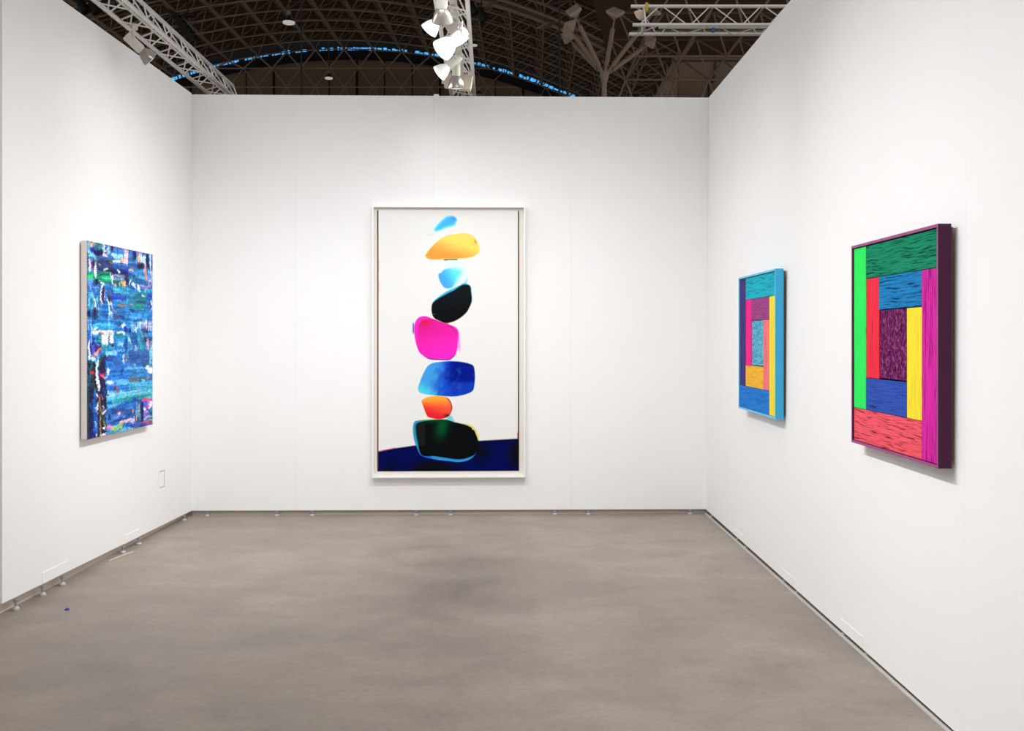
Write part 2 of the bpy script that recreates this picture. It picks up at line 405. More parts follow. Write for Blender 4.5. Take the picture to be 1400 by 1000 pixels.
# 6 blue
o6 = pts(12.5, 560, 485, [(140, 575), (160, 500), (210, 370), (270, 250), (320, 185), (400, 145), (520, 126), (640, 114), (790, 116), (930, 134), (1040, 165), (1095, 205), (1110, 290), (1115, 400), (1105, 520), (1085, 610), (1020, 660), (900, 700), (760, 722), (640, 720), (540, 710), (420, 700), (270, 680), (175, 652), (146, 615)])
s6 = sdf(gx, gy, o6); wn = smooth_noise(H_, W_, 46, 24, rng) * .6 + smooth_noise(H_, W_, 90, 50, rng) * .4; wn = .7 * wn + .3 * np.roll(wn, (9, -5), (0, 1))
tt = (gx - 571 - (514 - gy) * .15) / 78 + (wn - .5) * .28
c6 = lerp(np.broadcast_to(C(66, 160, 232), img.shape), np.broadcast_to(C(24, 78, 205), img.shape), sstep(.22, .5, tt)); c6 = lerp(c6, C(0, 22, 140), sstep(.42, .62, tt) * sstep(532, 518, gy + (wn - .5) * 14))
c6 = lerp(c6, C(16, 56, 186), sstep(.5, .7, tt) * sstep(519, 528, gy)); c6 = lerp(c6, C(78, 214, 240), sstep(520, 536, gy - (gx - 580) * .35) * sstep(.42, .1, tt)); c6 = lerp(c6, C(80, 170, 235), sstep(.52, .8, wn) * .26)
c6 = lerp(c6, C(60, 150, 230), sstep(-1.0, -.1, s6) * .6); comp(edge(s6), c6)
comp(edge(sdf(gx, gy, pts(12.5, 560, 485, [(1082, 195), (1098, 205), (1104, 250), (1096, 240)])), .3), C(190, 120, 90))
# 5 magenta
o5 = pts(12.5, 555, 420, [(135, 400), (142, 300), (175, 215), (230, 170), (310, 154), (380, 170), (490, 212), (600, 255), (690, 285), (780, 315), (850, 350), (890, 410), (893, 500), (880, 640), (872, 720), (842, 820), (790, 872), (730, 908), (600, 907), (450, 902), (360, 880), (270, 818), (210, 750), (165, 620), (142, 500)])
i5 = pts(12.5, 555, 420, [(196, 450), (208, 330), (258, 232), (330, 212), (470, 208), (600, 255), (700, 300), (800, 362), (852, 430), (860, 560), (860, 720), (800, 860), (600, 960), (300, 900), (200, 700)])
s5 = sdf(gx, gy, o5); t5 = sdf(gx, gy, i5)
comp(np.exp(-((gx - 626.5 - (gy - 460) * .06) / 2.0) ** 2) * sstep(452, 458, gy) * sstep(484, 474, gy) * .75, C(255, 120, 230))
comp(np.exp(-((gx - 564.7) / 1.0) ** 2) * sstep(440, 444, gy) * sstep(459, 453, gy) * .95, C(40, 60, 170))
c5 = np.zeros_like(img); c5[:] = C(255, 44, 200); inn = edge(t5, .5)
dk = lerp(np.broadcast_to(C(226, 30, 150), img.shape), np.broadcast_to(C(255, 42, 196), img.shape), sstep(440, 484, gy) * .8 + (gx - 575) / 160)
dk = lerp(dk, C(226, 30, 80), np.exp(-(((gx - 579) / 10) ** 2 + ((gy - 440) / 6) ** 2))); c5 = c5 * (1 - inn[..., None]) + dk * inn[..., None]
c5 = lerp(c5, C(190, 20, 140), np.exp(-(t5 / .7) ** 2) * sstep(608, 614, gx) * sstep(462, 452, gy)); c5 = lerp(c5, C(60, 30, 175), sstep(-1.7, -.7, s5) * sstep(487, 491, gy + (gx - 590) * .08))
comp(edge(s5), c5)
# 3 pale cyan disc
d3 = np.hypot((gx - 618.5) / 21, (gy - 375) / 20.5); comp((1 - sstep(.97, 1.03, d3)) * sstep(600, 618, gx) * .9, C(222, 244, 250)); comp(np.exp(-((d3 - 1) / .035) ** 2) * sstep(622, 632, gx) * sstep(376, 388, gy) * .9, C(70, 180, 225))
o3 = pts(12.5, 560, 350, [(487, 310), (535, 285), (580, 236), (680, 208), (780, 220), (880, 262), (866, 310), (815, 390), (775, 470), (720, 535), (650, 553), (590, 540), (540, 480), (502, 400)])
s3 = sdf(gx, gy, o3); soft = .5 + 2.6 * sstep(612, 626, gx) + 1.0 * sstep(372, 366, gy)
c3 = lerp(np.broadcast_to(C(72, 172, 242), img.shape), np.broadcast_to(C(98, 236, 252), img.shape), sstep(604, 628, gx - (gy - 380) * .55)); comp(1 - np.clip((s3 + soft) / (2 * soft), 0, 1), c3)
# 4 black stone with cyan rim
o4 = pts(12.5, 560, 350, [(365, 900), (375, 830), (410, 770), (500, 690), (640, 600), (760, 545), (870, 490), (930, 460), (1000, 485), (1045, 530), (1055, 620), (1064, 720), (1055, 800), (1020, 880), (978, 955), (900, 1033), (800, 1102), (700, 1140), (600, 1150), (500, 1112), (428, 1076), (388, 1026), (368, 960)])
i4 = pts(12.5, 560, 350, [(372, 880), (392, 805), (500, 722), (640, 645), (760, 585), (830, 535), (910, 495), (1000, 497), (1032, 530), (1044, 620), (1056, 720), (1048, 800), (1016, 880), (974, 955), (896, 1030), (796, 1098), (700, 1134), (600, 1146), (502, 1106), (432, 1070), (392, 1020), (374, 950)])
s4 = sdf(gx, gy, o4); t4 = sdf(gx, gy, i4)
r4 = lerp(np.broadcast_to(C(62, 180, 232), img.shape), np.broadcast_to(C(190, 130, 80), img.shape), sstep(414, 424, gy)); r4 = lerp(r4, C(20, 120, 110), np.exp(-(t4 / .7) ** 2) * .8 * sstep(420, 410, gy)); r4 = lerp(r4, C(255, 190, 70), sstep(434, 438, gy) * sstep(608, 613, gx)); comp(edge(s4), r4)
comp(edge(t4, .4), lerp(np.broadcast_to(C(15, 21, 28), img.shape), np.broadcast_to(C(9, 11, 14), img.shape), sstep(400, 430, gy)))
comp(np.exp(-(((gx - 593.3) / 1.3) ** 2 + ((gy - 429.5) / .7) ** 2)), C(20, 140, 160)); comp(np.exp(-(((gx - 611) / 2.5) ** 2 + ((gy - 442.3) / .8) ** 2)), C(235, 50, 40))
# 2 yellow
o2 = pts(12.5, 570, 285, [(135, 800), (150, 770), (210, 690), (300, 595), (420, 500), (550, 450), (680, 430), (790, 415), (890, 432), (970, 480), (1020, 545), (1055, 630), (1065, 700), (1045, 760), (990, 800), (920, 835), (800, 850), (650, 862), (450, 867), (300, 877), (210, 868), (155, 845)])
comp(np.exp(-(((gy - 354.6) / .75) ** 2)) * sstep(605.5, 607, gx) * sstep(626, 624, gx), C(24, 26, 60)); comp(np.exp(-(((gx - 609.3) / 2) ** 2 + ((gy - 355.4) / .7) ** 2)), C(30, 90, 200))
s2 = sdf(gx, gy, o2); k2 = sstep(-12, 14, (gx - 600) * .28 - (gy - 335)) ; c2 = lerp(np.broadcast_to(C(255, 160, 72), img.shape), np.broadcast_to(C(255, 224, 104), img.shape), k2 + (wn - .5) * .3); c2 = lerp(c2, C(255, 222, 80), sstep(-1.3, -.2, s2))
c2 = lerp(c2, C(236, 96, 50), np.exp(-(((gx - 649.7 - (gy - 330) * .35) / .9) ** 2 + ((gy - 330) / 2.6) ** 2))); comp(edge(s2), c2)
# 1 sky blue
o1 = pts(12.5, 570, 285, [(286, 358), (330, 290), (400, 210), (480, 142), (540, 122), (610, 124), (662, 155), (682, 195), (665, 245), (632, 288), (560, 308), (470, 338), (400, 372), (330, 388), (298, 380)])
s1 = sdf(gx, gy, o1); comp(np.exp(-np.maximum(s1, 0) / 2.6) * sstep(600, 590, gx) * .45, C(190, 240, 250)); comp(np.exp(-((gy - 319.7 - (gx - 584) * .22) / .6) ** 2) * sstep(581, 583, gx) * sstep(595, 588, gx) * .7, C(170, 226, 236))
c1 = lerp(np.broadcast_to(C(98, 232, 252), img.shape), np.broadcast_to(C(76, 184, 248), img.shape), sstep(0, 4.5, -s1)); c1 = lerp(c1, C(64, 158, 240), np.exp(-(((gx - 620) / 5) ** 2 + ((gy - 298) / 3) ** 2))); comp(1 - sstep(-1.0, 1.0, s1), c1)
# dark margins of the sheet
comp(sstep(1.9, 1.4, gx - 515.3), lerp(np.broadcast_to(C(44, 30, 26), img.shape), np.broadcast_to(C(86, 54, 44), img.shape), sstep(300, 340, gy))); comp(sstep(1.9, 1.4, 709.7 - gx), lerp(np.broadcast_to(C(84, 58, 52), img.shape), np.broadcast_to(C(40, 22, 24), img.shape), sstep(330, 600, gy)))
comp(np.exp(-((gx - 517.3) / .5) ** 2) * (sstep(352, 358, gy) * sstep(374, 368, gy) + sstep(384, 388, gy) * sstep(404, 398, gy)) * .9, C(250, 180, 60)); comp(np.exp(-((gx - 707.6) / .5) ** 2) * sstep(590, 595, gy) * (1 - ground) * .9, C(220, 40, 130))
img[gy > 644.3] = C(14, 10, 16)
prt = grid_mesh('print', W_, H_, img, pw, ph, mat_vcol('print_surface', .3, .05, .06), art, -.024)
prt.location = (-.0065, 0, .0546); prt['label'] = 'glossy print of eight balanced coloured stones on dark blue ground'

# ------------------------------------------------------------------ abstract painting on the left wall
aw, ah = 1.1132, 1.2974
def leftpt(y): s = BL.y - y; return BL + DL * s
pc = leftpt((6.4318 + 7.545) / 2)
pt = thing('abstract_painting', 'unframed blue abstract painting with thick brushwork on the left wall', 'painting', (pc.x, pc.y, .8866), PI / 2 - .0178)
b = MB(); b.box(-aw / 2, aw / 2, -.0495, -.010, 0, ah); b.build('canvas_edge', mat('raw_canvas', (222, 212, 205), .85, noise=.05, nscale=200), pt, bevel=.002)
b = MB(); b.box(-aw / 2 + .02, aw / 2 - .02, -.010, -.0005, .02, ah - .02); b.build('hanging_batten', M['mulch'], pt)
W_, H_ = 350, 560
ux, vy = np.meshgrid(np.linspace(0, 1, W_), np.linspace(1, 0, H_))
rng = np.random.default_rng(11)
sh = [smooth_noise(H_, W_, 380, 5, rng) * .5 + smooth_noise(H_, W_, 130, 12, rng) * .3 + smooth_noise(H_, W_, 45, 5, rng) * .2 for _ in range(4)]
sv = [smooth_noise(H_, W_, 8, 190, rng) * .55 + smooth_noise(H_, W_, 20, 80, rng) * .45 for _ in range(4)]
n_iso = smooth_noise(H_, W_, 110, 70, rng); n_iso2 = smooth_noise(H_, W_, 45, 30, rng)
def diag(a):
    yy = np.clip(((1 - vy) + .16 * ux) / 1.16 * (H_ - 1), 0, H_ - 1).astype(int); return a[yy, np.clip((ux * (W_ - 1)).astype(int), 0, W_ - 1)]
sd = [diag(a) for a in sh]
img = np.zeros((H_, W_, 3)); img[:] = C(50, 112, 175)
relief = np.zeros((H_, W_))
PAINT = [([(0.003,1.007),(1.004,1.091),(1.004,0.774),(0.003,0.737)],(62,118,172),'h',1,30,(40,60,120)),
([(0.007,1.001),(0.045,1.005),(0.045,0.939),(0.007,0.937)],(110,165,185),'v',0.9,40,(240,240,244)),
([(0.041,1.0),(0.077,1.003),(0.077,0.969),(0.041,0.966)],(225,190,155),'v',0.92,22,None),
([(0.073,1.001),(0.102,1.003),(0.102,0.97),(0.073,0.968)],(120,140,105),'v',0.92,22,None),
([(0.1,1.0),(0.198,1.008),(0.198,0.975),(0.1,0.967)],(48,98,108),'v',0.95,20,(90,150,150)),
([(0.193,1.0),(0.254,1.005),(0.254,0.952),(0.193,0.947)],(195,215,236),'v',0.95,30,(100,140,190)),
([(0.238,0.999),(0.261,1.001),(0.261,0.964),(0.238,0.963)],(40,60,130),'v',0.92,22,None),
([(0.256,1.001),(0.332,1.007),(0.332,0.96),(0.256,0.955)],(100,138,185),'v',0.95,40,(240,240,244)),
([(0.329,1.0),(0.366,1.003),(0.366,0.963),(0.329,0.96)],(30,45,95),'v',0.92,22,None),
([(0.041,0.963),(0.1,0.969),(0.108,0.947),(0.053,0.94)],(35,45,170),'v',0.92,22,None),
([(0.084,0.954),(0.148,0.965),(0.205,0.963),(0.205,0.933),(0.124,0.929)],(34,28,76),'v',0.97,10,None),
([(0.007,0.94),(0.077,0.942),(0.132,0.928),(0.108,0.92),(0.007,0.921)],(120,200,205),'h',0.9,40,(240,240,244)),
([(0.205,0.946),(0.246,0.952),(0.28,0.936),(0.213,0.93)],(243,205,220),'h',0.92,22,None),
([(0.271,0.936),(0.332,0.94),(0.332,0.926),(0.271,0.922)],(70,190,172),'h',0.92,22,None),
([(0.356,1.001),(0.515,1.013),(0.515,0.973),(0.356,0.962)],(95,140,205),'h',0.9,30,(165,140,205)),
([(0.373,0.977),(0.524,0.988),(0.524,0.968),(0.373,0.957)],(60,135,195),'h',0.92,22,None),
([(0.339,0.958),(0.499,0.969),(0.499,0.942),(0.339,0.931)],(150,202,228),'h',0.95,25,(80,150,210)),
([(0.347,0.927),(0.481,0.936),(0.481,0.913),(0.347,0.905)],(212,230,241),'h',0.9,30,(110,180,220)),
([(0.584,0.996),(0.726,1.007),(0.726,0.951),(0.584,0.941)],(52,92,170),'v',0.95,35,(150,170,220)),
([(0.617,0.964),(0.702,0.97),(0.702,0.947),(0.617,0.942)],(60,110,150),'h',0.92,22,None),
([(0.673,0.995),(0.716,0.998),(0.716,0.952),(0.673,0.949)],(40,45,100),'v',0.92,22,None),
([(0.533,0.997),(0.581,0.997),(0.585,0.91),(0.553,0.889),(0.515,0.919)],(240,226,236),'v',0.97,16,None),
([(0.461,0.919),(0.499,0.961),(0.529,0.907),(0.552,0.892),(0.502,0.905)],(246,176,132),'v',0.92,22,None),
([(0.506,0.997),(0.538,0.997),(0.535,0.975),(0.515,0.983)],(246,180,140),'v',0.92,22,None),
([(0.542,0.985),(0.552,0.986),(0.554,0.915),(0.544,0.921)],(190,120,190),'v',0.92,22,None),
([(0.721,0.992),(0.824,0.999),(0.824,0.942),(0.721,0.935)],(240,205,190),'v',0.9,35,(90,120,190)),
([(0.741,0.99),(0.77,0.99),(0.77,0.978),(0.745,0.978)],(226,60,142),'h',0.92,22,None),
([(0.75,0.957),(0.79,0.987),(0.809,0.971),(0.76,0.936)],(246,150,100),'h',0.92,22,None),
([(0.788,0.976),(0.882,0.983),(0.882,0.941),(0.788,0.935)],(190,235,226),'v',0.95,20,None),
([(0.804,0.991),(0.849,0.994),(0.849,0.981),(0.804,0.978)],(40,100,200),'h',0.92,22,None),
([(0.882,0.995),(0.943,0.999),(0.943,0.909),(0.882,0.905)],(30,42,86),'v',0.97,14,None),
([(0.943,0.996),(0.972,0.998),(0.972,0.893),(0.943,0.892)],(220,226,244),'v',0.92,22,None),
([(0.97,0.996),(1.002,0.998),(1.002,0.895),(0.97,0.893)],(66,86,186),'v',0.9,25,None),
([(0.007,0.916),(0.108,0.923),(0.108,0.848),(0.007,0.843)],(50,100,160),'v',0.9,40,(160,200,220)),
([(0.018,0.911),(0.041,0.904),(0.058,0.854),(0.034,0.844),(0.018,0.87)],(246,132,152),'v',0.92,22,None),
([(0.018,0.905),(0.03,0.906),(0.045,0.848),(0.022,0.843)],(240,240,244),'v',0.92,22,None),
([(0.049,0.91),(0.092,0.913),(0.092,0.874),(0.049,0.872)],(40,35,80),'v',0.92,22,None),
([(0.112,0.925),(0.356,0.942),(0.356,0.845),(0.112,0.832)],(60,74,118),'h',0.96,22,(45,42,84)),
([(0.205,0.869),(0.347,0.877),(0.347,0.846),(0.205,0.838)],(50,46,88),'h',0.92,22,None),
([(0.14,0.928),(0.339,0.942),(0.339,0.926),(0.14,0.913)],(80,130,185),'h',0.8,30,None),
([(0.144,0.886),(0.164,0.889),(0.172,0.881),(0.152,0.878)],(205,215,235),'h',0.92,22,None),
([(0.288,0.914),(0.339,0.917),(0.339,0.911),(0.288,0.908)],(200,190,90),'h',0.8,22,None),
([(0.347,0.907),(0.579,0.921),(0.579,0.884),(0.347,0.87)],(40,104,176),'h',0.96,28,(60,70,130)),
([(0.391,0.894),(0.497,0.9),(0.497,0.889),(0.391,0.883)],(55,70,115),'h',0.92,22,None),
([(0.33,0.873),(0.6,0.889),(0.6,0.858),(0.33,0.844)],(44,38,96),'h',0.97,14,None),
([(0.488,0.879),(0.579,0.891),(0.598,0.872),(0.497,0.867)],(35,50,165),'h',0.92,22,None),
([(0.587,0.93),(0.741,0.94),(0.741,0.893),(0.587,0.884)],(70,122,182),'h',0.95,25,(60,70,130)),
([(0.741,0.938),(0.831,0.944),(0.831,0.905),(0.741,0.9)],(44,34,70),'v',0.92,22,None),
([(0.683,0.897),(0.839,0.906),(0.839,0.892),(0.683,0.884)],(45,130,170),'h',0.92,22,None),
([(0.589,0.892),(0.671,0.897),(0.671,0.886),(0.589,0.881)],(246,190,140),'h',0.92,22,None),
([(0.598,0.88),(0.875,0.896),(0.875,0.839),(0.598,0.825)],(62,134,192),'h',0.95,28,(110,190,200)),
([(0.593,0.875),(0.692,0.871),(0.702,0.852),(0.607,0.86)],(38,58,178),'h',0.92,22,None),
([(0.88,0.908),(0.998,0.915),(0.998,0.826),(0.88,0.82)],(80,130,190),'v',0.9,40,(220,230,240)),
([(0.849,0.934),(0.88,0.946),(0.882,0.847),(0.864,0.843),(0.844,0.879)],(245,170,150),'v',0.92,22,None),
([(0.857,0.914),(0.87,0.914),(0.87,0.847),(0.857,0.846)],(232,110,80),'v',0.92,22,None),
([(0.91,0.845),(0.972,0.849),(0.972,0.835),(0.91,0.832)],(235,170,215),'h',0.92,22,None),
([(0.007,0.841),(0.341,0.86),(0.341,0.804),(0.007,0.788)],(30,150,110),'h',0.96,26,(20,100,90)),
([(0.197,0.826),(0.263,0.832),(0.326,0.823),(0.305,0.808),(0.213,0.808)],(66,205,150),'h',0.92,22,None),
([(0.014,0.831),(0.069,0.834),(0.069,0.81),(0.014,0.808)],(60,200,130),'h',0.92,22,None),
([(0.339,0.847),(0.598,0.861),(0.598,0.826),(0.339,0.814)],(176,192,214),'h',0.93,40,(70,90,140)),
([(0.533,0.856),(0.598,0.859),(0.598,0.808),(0.533,0.805)],(46,40,84),'v',0.92,22,None),
([(0.347,0.818),(0.542,0.828),(0.542,0.791),(0.347,0.782)],(30,110,90),'v',0.95,30,(40,50,90)),
([(0.461,0.816),(0.542,0.826),(0.544,0.795),(0.497,0.795)],(243,186,136),'v',0.92,22,None),
([(0.322,0.848),(0.356,0.847),(0.347,0.796),(0.326,0.826)],(240,240,244),'v',0.92,22,None),
([(0.373,0.807),(0.408,0.808),(0.408,0.79),(0.373,0.788)],(230,190,180),'v',0.92,22,None),
([(0.448,0.81),(0.463,0.811),(0.463,0.792),(0.448,0.791)],(240,240,244),'v',0.92,22,None),
([(0.598,0.859),(0.75,0.868),(0.75,0.811),(0.598,0.804)],(50,120,150),'h',0.9,40,(30,60,120)),
([(0.589,0.81),(0.631,0.842),(0.64,0.836),(0.598,0.804)],(240,240,244),'h',0.92,22,None),
([(0.356,0.784),(0.605,0.795),(0.605,0.759),(0.356,0.75)],(50,146,200),'h',0.95,30,(110,200,215)),
([(0.007,0.807),(0.084,0.811),(0.084,0.743),(0.007,0.74)],(120,160,215),'h',0.9,50,(60,80,190)),
([(0.077,0.811),(0.18,0.816),(0.18,0.786),(0.077,0.781)],(40,50,90),'v',0.85,25,(30,110,90)),
([(0.094,0.892),(0.116,0.9),(0.108,0.866),(0.132,0.859),(0.112,0.816),(0.094,0.818),(0.088,0.856)],(240,240,244),'v',0.98,8,None),
([(0.108,0.908),(0.132,0.916),(0.116,0.897),(0.104,0.896)],(235,190,120),'v',0.92,22,None),
([(0.108,0.812),(0.132,0.814),(0.132,0.744),(0.108,0.743)],(40,30,70),'v',0.92,22,None),
([(0.003,0.759),(1.004,0.8),(1.004,0.472),(0.003,0.479)],(44,122,186),'h',0.9,34,(60,160,205)),
([(0.007,0.773),(0.18,0.781),(0.18,0.763),(0.007,0.756)],(60,90,180),'h',0.9,40,(160,200,230)),
([(0.007,0.741),(0.08,0.744),(0.08,0.661),(0.007,0.659)],(110,188,202),'v',0.9,35,(50,120,170)),
([(0.038,0.713),(0.065,0.714),(0.065,0.681),(0.038,0.68)],(50,110,160),'v',0.92,22,None),
([(0.077,0.747),(0.18,0.751),(0.18,0.72),(0.077,0.717)],(60,110,180),'h',0.9,30,None),
([(0.254,0.769),(0.352,0.773),(0.352,0.72),(0.254,0.717)],(70,110,170),'h',0.9,40,(60,60,100)),
([(0.28,0.73),(0.347,0.732),(0.347,0.701),(0.28,0.699)],(70,66,100),'h',0.92,22,None),
([(0.356,0.783),(0.607,0.793),(0.607,0.761),(0.356,0.751)],(62,168,202),'h',0.95,30,(150,215,225)),
([(0.356,0.764),(0.598,0.774),(0.598,0.768),(0.356,0.759)],(30,110,120),'h',0.92,22,None),
([(0.358,0.748),(0.609,0.758),(0.609,0.747),(0.358,0.738)],(60,100,150),'h',0.92,22,None),
([(0.358,0.738),(0.552,0.745),(0.552,0.722),(0.358,0.716)],(32,72,194),'h',0.92,22,None),
([(0.43,0.74),(0.533,0.743),(0.533,0.736),(0.43,0.732)],(140,120,130),'h',0.8,22,None),
([(0.408,0.713),(0.552,0.718),(0.552,0.711),(0.408,0.706)],(160,130,110),'h',0.85,30,(50,130,190)),
([(0.426,0.693),(0.57,0.697),(0.57,0.68),(0.426,0.677)],(150,122,98),'h',0.85,40,(60,90,130)),
([(0.373,0.707),(0.552,0.712),(0.552,0.701),(0.373,0.696)],(56,150,210),'h',0.92,22,None),
([(0.552,0.733),(0.579,0.724),(0.575,0.706),(0.552,0.711)],(40,170,140),'v',0.92,22,None),
([(0.609,0.772),(0.902,0.784),(0.902,0.662),(0.609,0.655)],(48,116,142),'h',0.96,26,(40,140,130)),
([(0.712,0.702),(0.799,0.705),(0.799,0.685),(0.712,0.682)],(36,165,112),'h',0.8,22,None),
([(0.617,0.669),(0.702,0.671),(0.702,0.657),(0.617,0.656)],(40,44,80),'h',0.92,22,None),
([(0.609,0.703),(0.656,0.704),(0.656,0.696),(0.609,0.694)],(190,150,120),'h',0.92,22,None),
([(0.799,0.808),(0.967,0.816),(0.967,0.807),(0.799,0.8)],(215,130,190),'h',0.8,22,None),
([(0.9,0.792),(0.998,0.796),(0.998,0.771),(0.9,0.767)],(70,160,180),'h',0.92,22,None),
([(0.902,0.767),(0.995,0.77),(0.995,0.746),(0.902,0.743)],(34,56,176),'h',0.92,22,None),
([(0.902,0.743),(0.995,0.746),(0.995,0.661),(0.902,0.659)],(52,100,172),'v',0.95,20,(120,170,210)),
([(0.97,0.727),(0.985,0.727),(0.985,0.672),(0.97,0.672)],(240,240,244),'v',0.92,22,None),
([(0.18,0.772),(0.205,0.781),(0.238,0.768),(0.239,0.704),(0.201,0.691),(0.177,0.714)],(72,66,100),'v',0.98,12,None),
([(0.193,0.794),(0.209,0.788),(0.19,0.766),(0.184,0.724),(0.201,0.691),(0.193,0.688),(0.17,0.711),(0.174,0.76)],(240,240,244),'v',0.97,8,None),
([(0.23,0.762),(0.239,0.756),(0.238,0.707),(0.225,0.719)],(200,205,225),'v',0.7,22,None),
([(0.259,0.719),(0.275,0.722),(0.309,0.675),(0.303,0.641),(0.288,0.641),(0.292,0.678)],(240,240,244),'v',0.97,8,None),
([(0.296,0.7),(0.322,0.7),(0.356,0.667),(0.352,0.658)],(225,215,240),'v',0.92,22,None),
([(0.292,0.653),(0.347,0.645),(0.347,0.62),(0.296,0.629)],(210,225,240),'h',0.92,22,None),
([(0.08,0.716),(0.1,0.715),(0.12,0.679),(0.164,0.663),(0.168,0.654),(0.132,0.662),(0.16,0.62),(0.144,0.62),(0.124,0.656),(0.094,0.67)],(240,228,215),'v',0.92,22,None),
([(0.124,0.722),(0.148,0.721),(0.144,0.692),(0.128,0.698)],(130,200,160),'v',0.92,22,None),
([(0.649,0.818),(0.702,0.817),(0.707,0.784),(0.673,0.793)],(240,240,244),'h',0.92,22,None),
([(0.731,0.812),(0.785,0.801),(0.78,0.767),(0.75,0.78)],(240,240,244),'h',0.92,22,None),
([(0.809,0.757),(0.864,0.754),(0.819,0.745)],(240,240,244),'h',0.92,22,None),
([(0.007,0.651),(0.047,0.652),(0.047,0.609),(0.007,0.609)],(34,30,66),'v',0.92,22,None),
([(0.069,0.66),(0.148,0.662),(0.148,0.608),(0.069,0.607)],(40,48,96),'v',0.95,30,(40,130,170)),
([(0.16,0.653),(0.238,0.655),(0.238,0.622),(0.16,0.62)],(50,110,175),'h',0.92,22,None),
([(0.365,0.646),(0.607,0.651),(0.607,0.615),(0.365,0.611)],(72,72,112),'h',0.92,24,(50,110,180)),
([(0.373,0.593),(0.479,0.594),(0.479,0.578),(0.373,0.577)],(74,70,112),'h',0.92,22,None),
([(0.533,0.639),(0.552,0.643),(0.579,0.618),(0.561,0.617)],(40,170,150),'h',0.92,22,None),
([(0.618,0.653),(0.9,0.659),(0.9,0.604),(0.618,0.6)],(56,136,204),'h',0.94,28,(130,190,225)),
([(0.678,0.613),(0.824,0.615),(0.824,0.607),(0.678,0.605)],(40,60,130),'h',0.92,22,None),
([(0.005,0.612),(0.061,0.613),(0.061,0.48),(0.005,0.481)],(130,175,220),'v',0.92,60,(50,80,190)),
([(0.008,0.544),(0.038,0.544),(0.038,0.497),(0.008,0.497)],(60,90,180),'v',0.92,22,None),
([(0.077,0.586),(0.349,0.589),(0.349,0.549),(0.077,0.547)],(76,172,212),'h',0.94,24,(50,130,190)),
([(0.065,0.55),(0.092,0.568),(0.132,0.56),(0.092,0.549)],(240,240,244),'h',0.92,22,None),
([(0.057,0.544),(0.246,0.551),(0.373,0.546),(0.378,0.532),(0.124,0.527),(0.057,0.529)],(240,240,244),'h',0.98,8,None),
([(0.144,0.533),(0.18,0.539),(0.234,0.535),(0.221,0.528),(0.148,0.527)],(202,70,62),'h',0.92,22,None),
([(0.246,0.537),(0.358,0.537),(0.358,0.532),(0.246,0.532)],(236,120,140),'h',0.92,22,None),
([(0.124,0.527),(0.197,0.527),(0.197,0.481),(0.124,0.482)],(50,130,160),'v',0.9,40,(50,60,140)),
([(0.195,0.526),(0.366,0.526),(0.366,0.48),(0.195,0.481)],(244,244,240),'h',0.98,8,None),
([(0.221,0.53),(0.365,0.531),(0.365,0.523),(0.221,0.523)],(130,205,185),'h',0.92,22,None),
([(0.373,0.527),(0.479,0.538),(0.542,0.533),(0.542,0.516),(0.382,0.514)],(40,130,115),'h',0.92,22,None),
([(0.373,0.514),(0.581,0.514),(0.581,0.479),(0.373,0.48)],(56,146,204),'h',0.95,25,(40,90,150)),
([(0.408,0.541),(0.497,0.541),(0.497,0.533),(0.408,0.533)],(240,240,244),'h',0.92,22,None),
([(0.475,0.578),(0.515,0.594),(0.552,0.59),(0.542,0.572),(0.488,0.565)],(212,216,240),'h',0.92,22,None),
([(0.511,0.569),(0.542,0.58),(0.552,0.546),(0.52,0.546)],(30,50,186),'v',0.92,22,None),
([(0.538,0.578),(0.579,0.569),(0.598,0.543),(0.552,0.543)],(74,66,104),'v',0.92,22,None),
([(0.495,0.549),(0.524,0.543),(0.547,0.527),(0.524,0.525)],(240,240,244),'h',0.92,22,None),
([(0.618,0.602),(0.801,0.604),(0.801,0.547),(0.618,0.547)],(70,140,200),'v',0.93,50,(240,240,244)),
([(0.801,0.608),(0.995,0.61),(0.995,0.559),(0.801,0.558)],(110,115,170),'v',0.93,45,(240,240,244)),
([(0.809,0.578),(0.9,0.578),(0.9,0.524),(0.809,0.524)],(70,80,120),'h',0.92,22,None),
([(0.6,0.547),(0.801,0.547),(0.801,0.476),(0.6,0.477)],(56,130,172),'v',0.93,40,(30,50,110)),
([(0.799,0.544),(0.921,0.545),(0.921,0.511),(0.799,0.511)],(90,140,170),'v',0.9,40,None),
([(0.799,0.514),(0.998,0.514),(0.998,0.474),(0.799,0.476)],(70,110,130),'v',0.93,40,(36,36,80)),
([(0.859,0.612),(0.88,0.616),(0.905,0.562),(0.89,0.561)],(240,240,244),'v',0.92,22,None),
([(0.598,0.566),(0.631,0.566),(0.631,0.532),(0.598,0.532)],(40,60,110),'v',0.92,22,None),
([(0.584,0.514),(0.598,0.514),(0.659,0.462),(0.645,0.462)],(240,240,244),'h',0.92,22,None),
([(0.065,0.515),(0.107,0.515),(0.107,0.464),(0.065,0.464)],(38,40,122),'v',0.92,22,None),
([(0.003,0.463),(1.004,0.454),(1.004,0.171),(0.003,0.222)],(46,112,184),'h',0.93,30,(60,140,205)),
([(0.1,0.501),(0.198,0.501),(0.198,0.478),(0.1,0.479)],(50,150,160),'h',0.9,30,None),
([(0.18,0.481),(0.271,0.481),(0.271,0.445),(0.18,0.446)],(50,150,170),'v',0.9,40,(150,190,180)),
([(0.271,0.473),(0.373,0.472),(0.373,0.444),(0.271,0.445)],(50,150,180),'h',0.9,30,None),
([(0.322,0.479),(0.356,0.478),(0.356,0.463),(0.322,0.463)],(40,50,70),'h',0.92,22,None),
([(0.373,0.491),(0.579,0.49),(0.579,0.458),(0.373,0.46)],(70,150,205),'v',0.9,30,(50,90,150)),
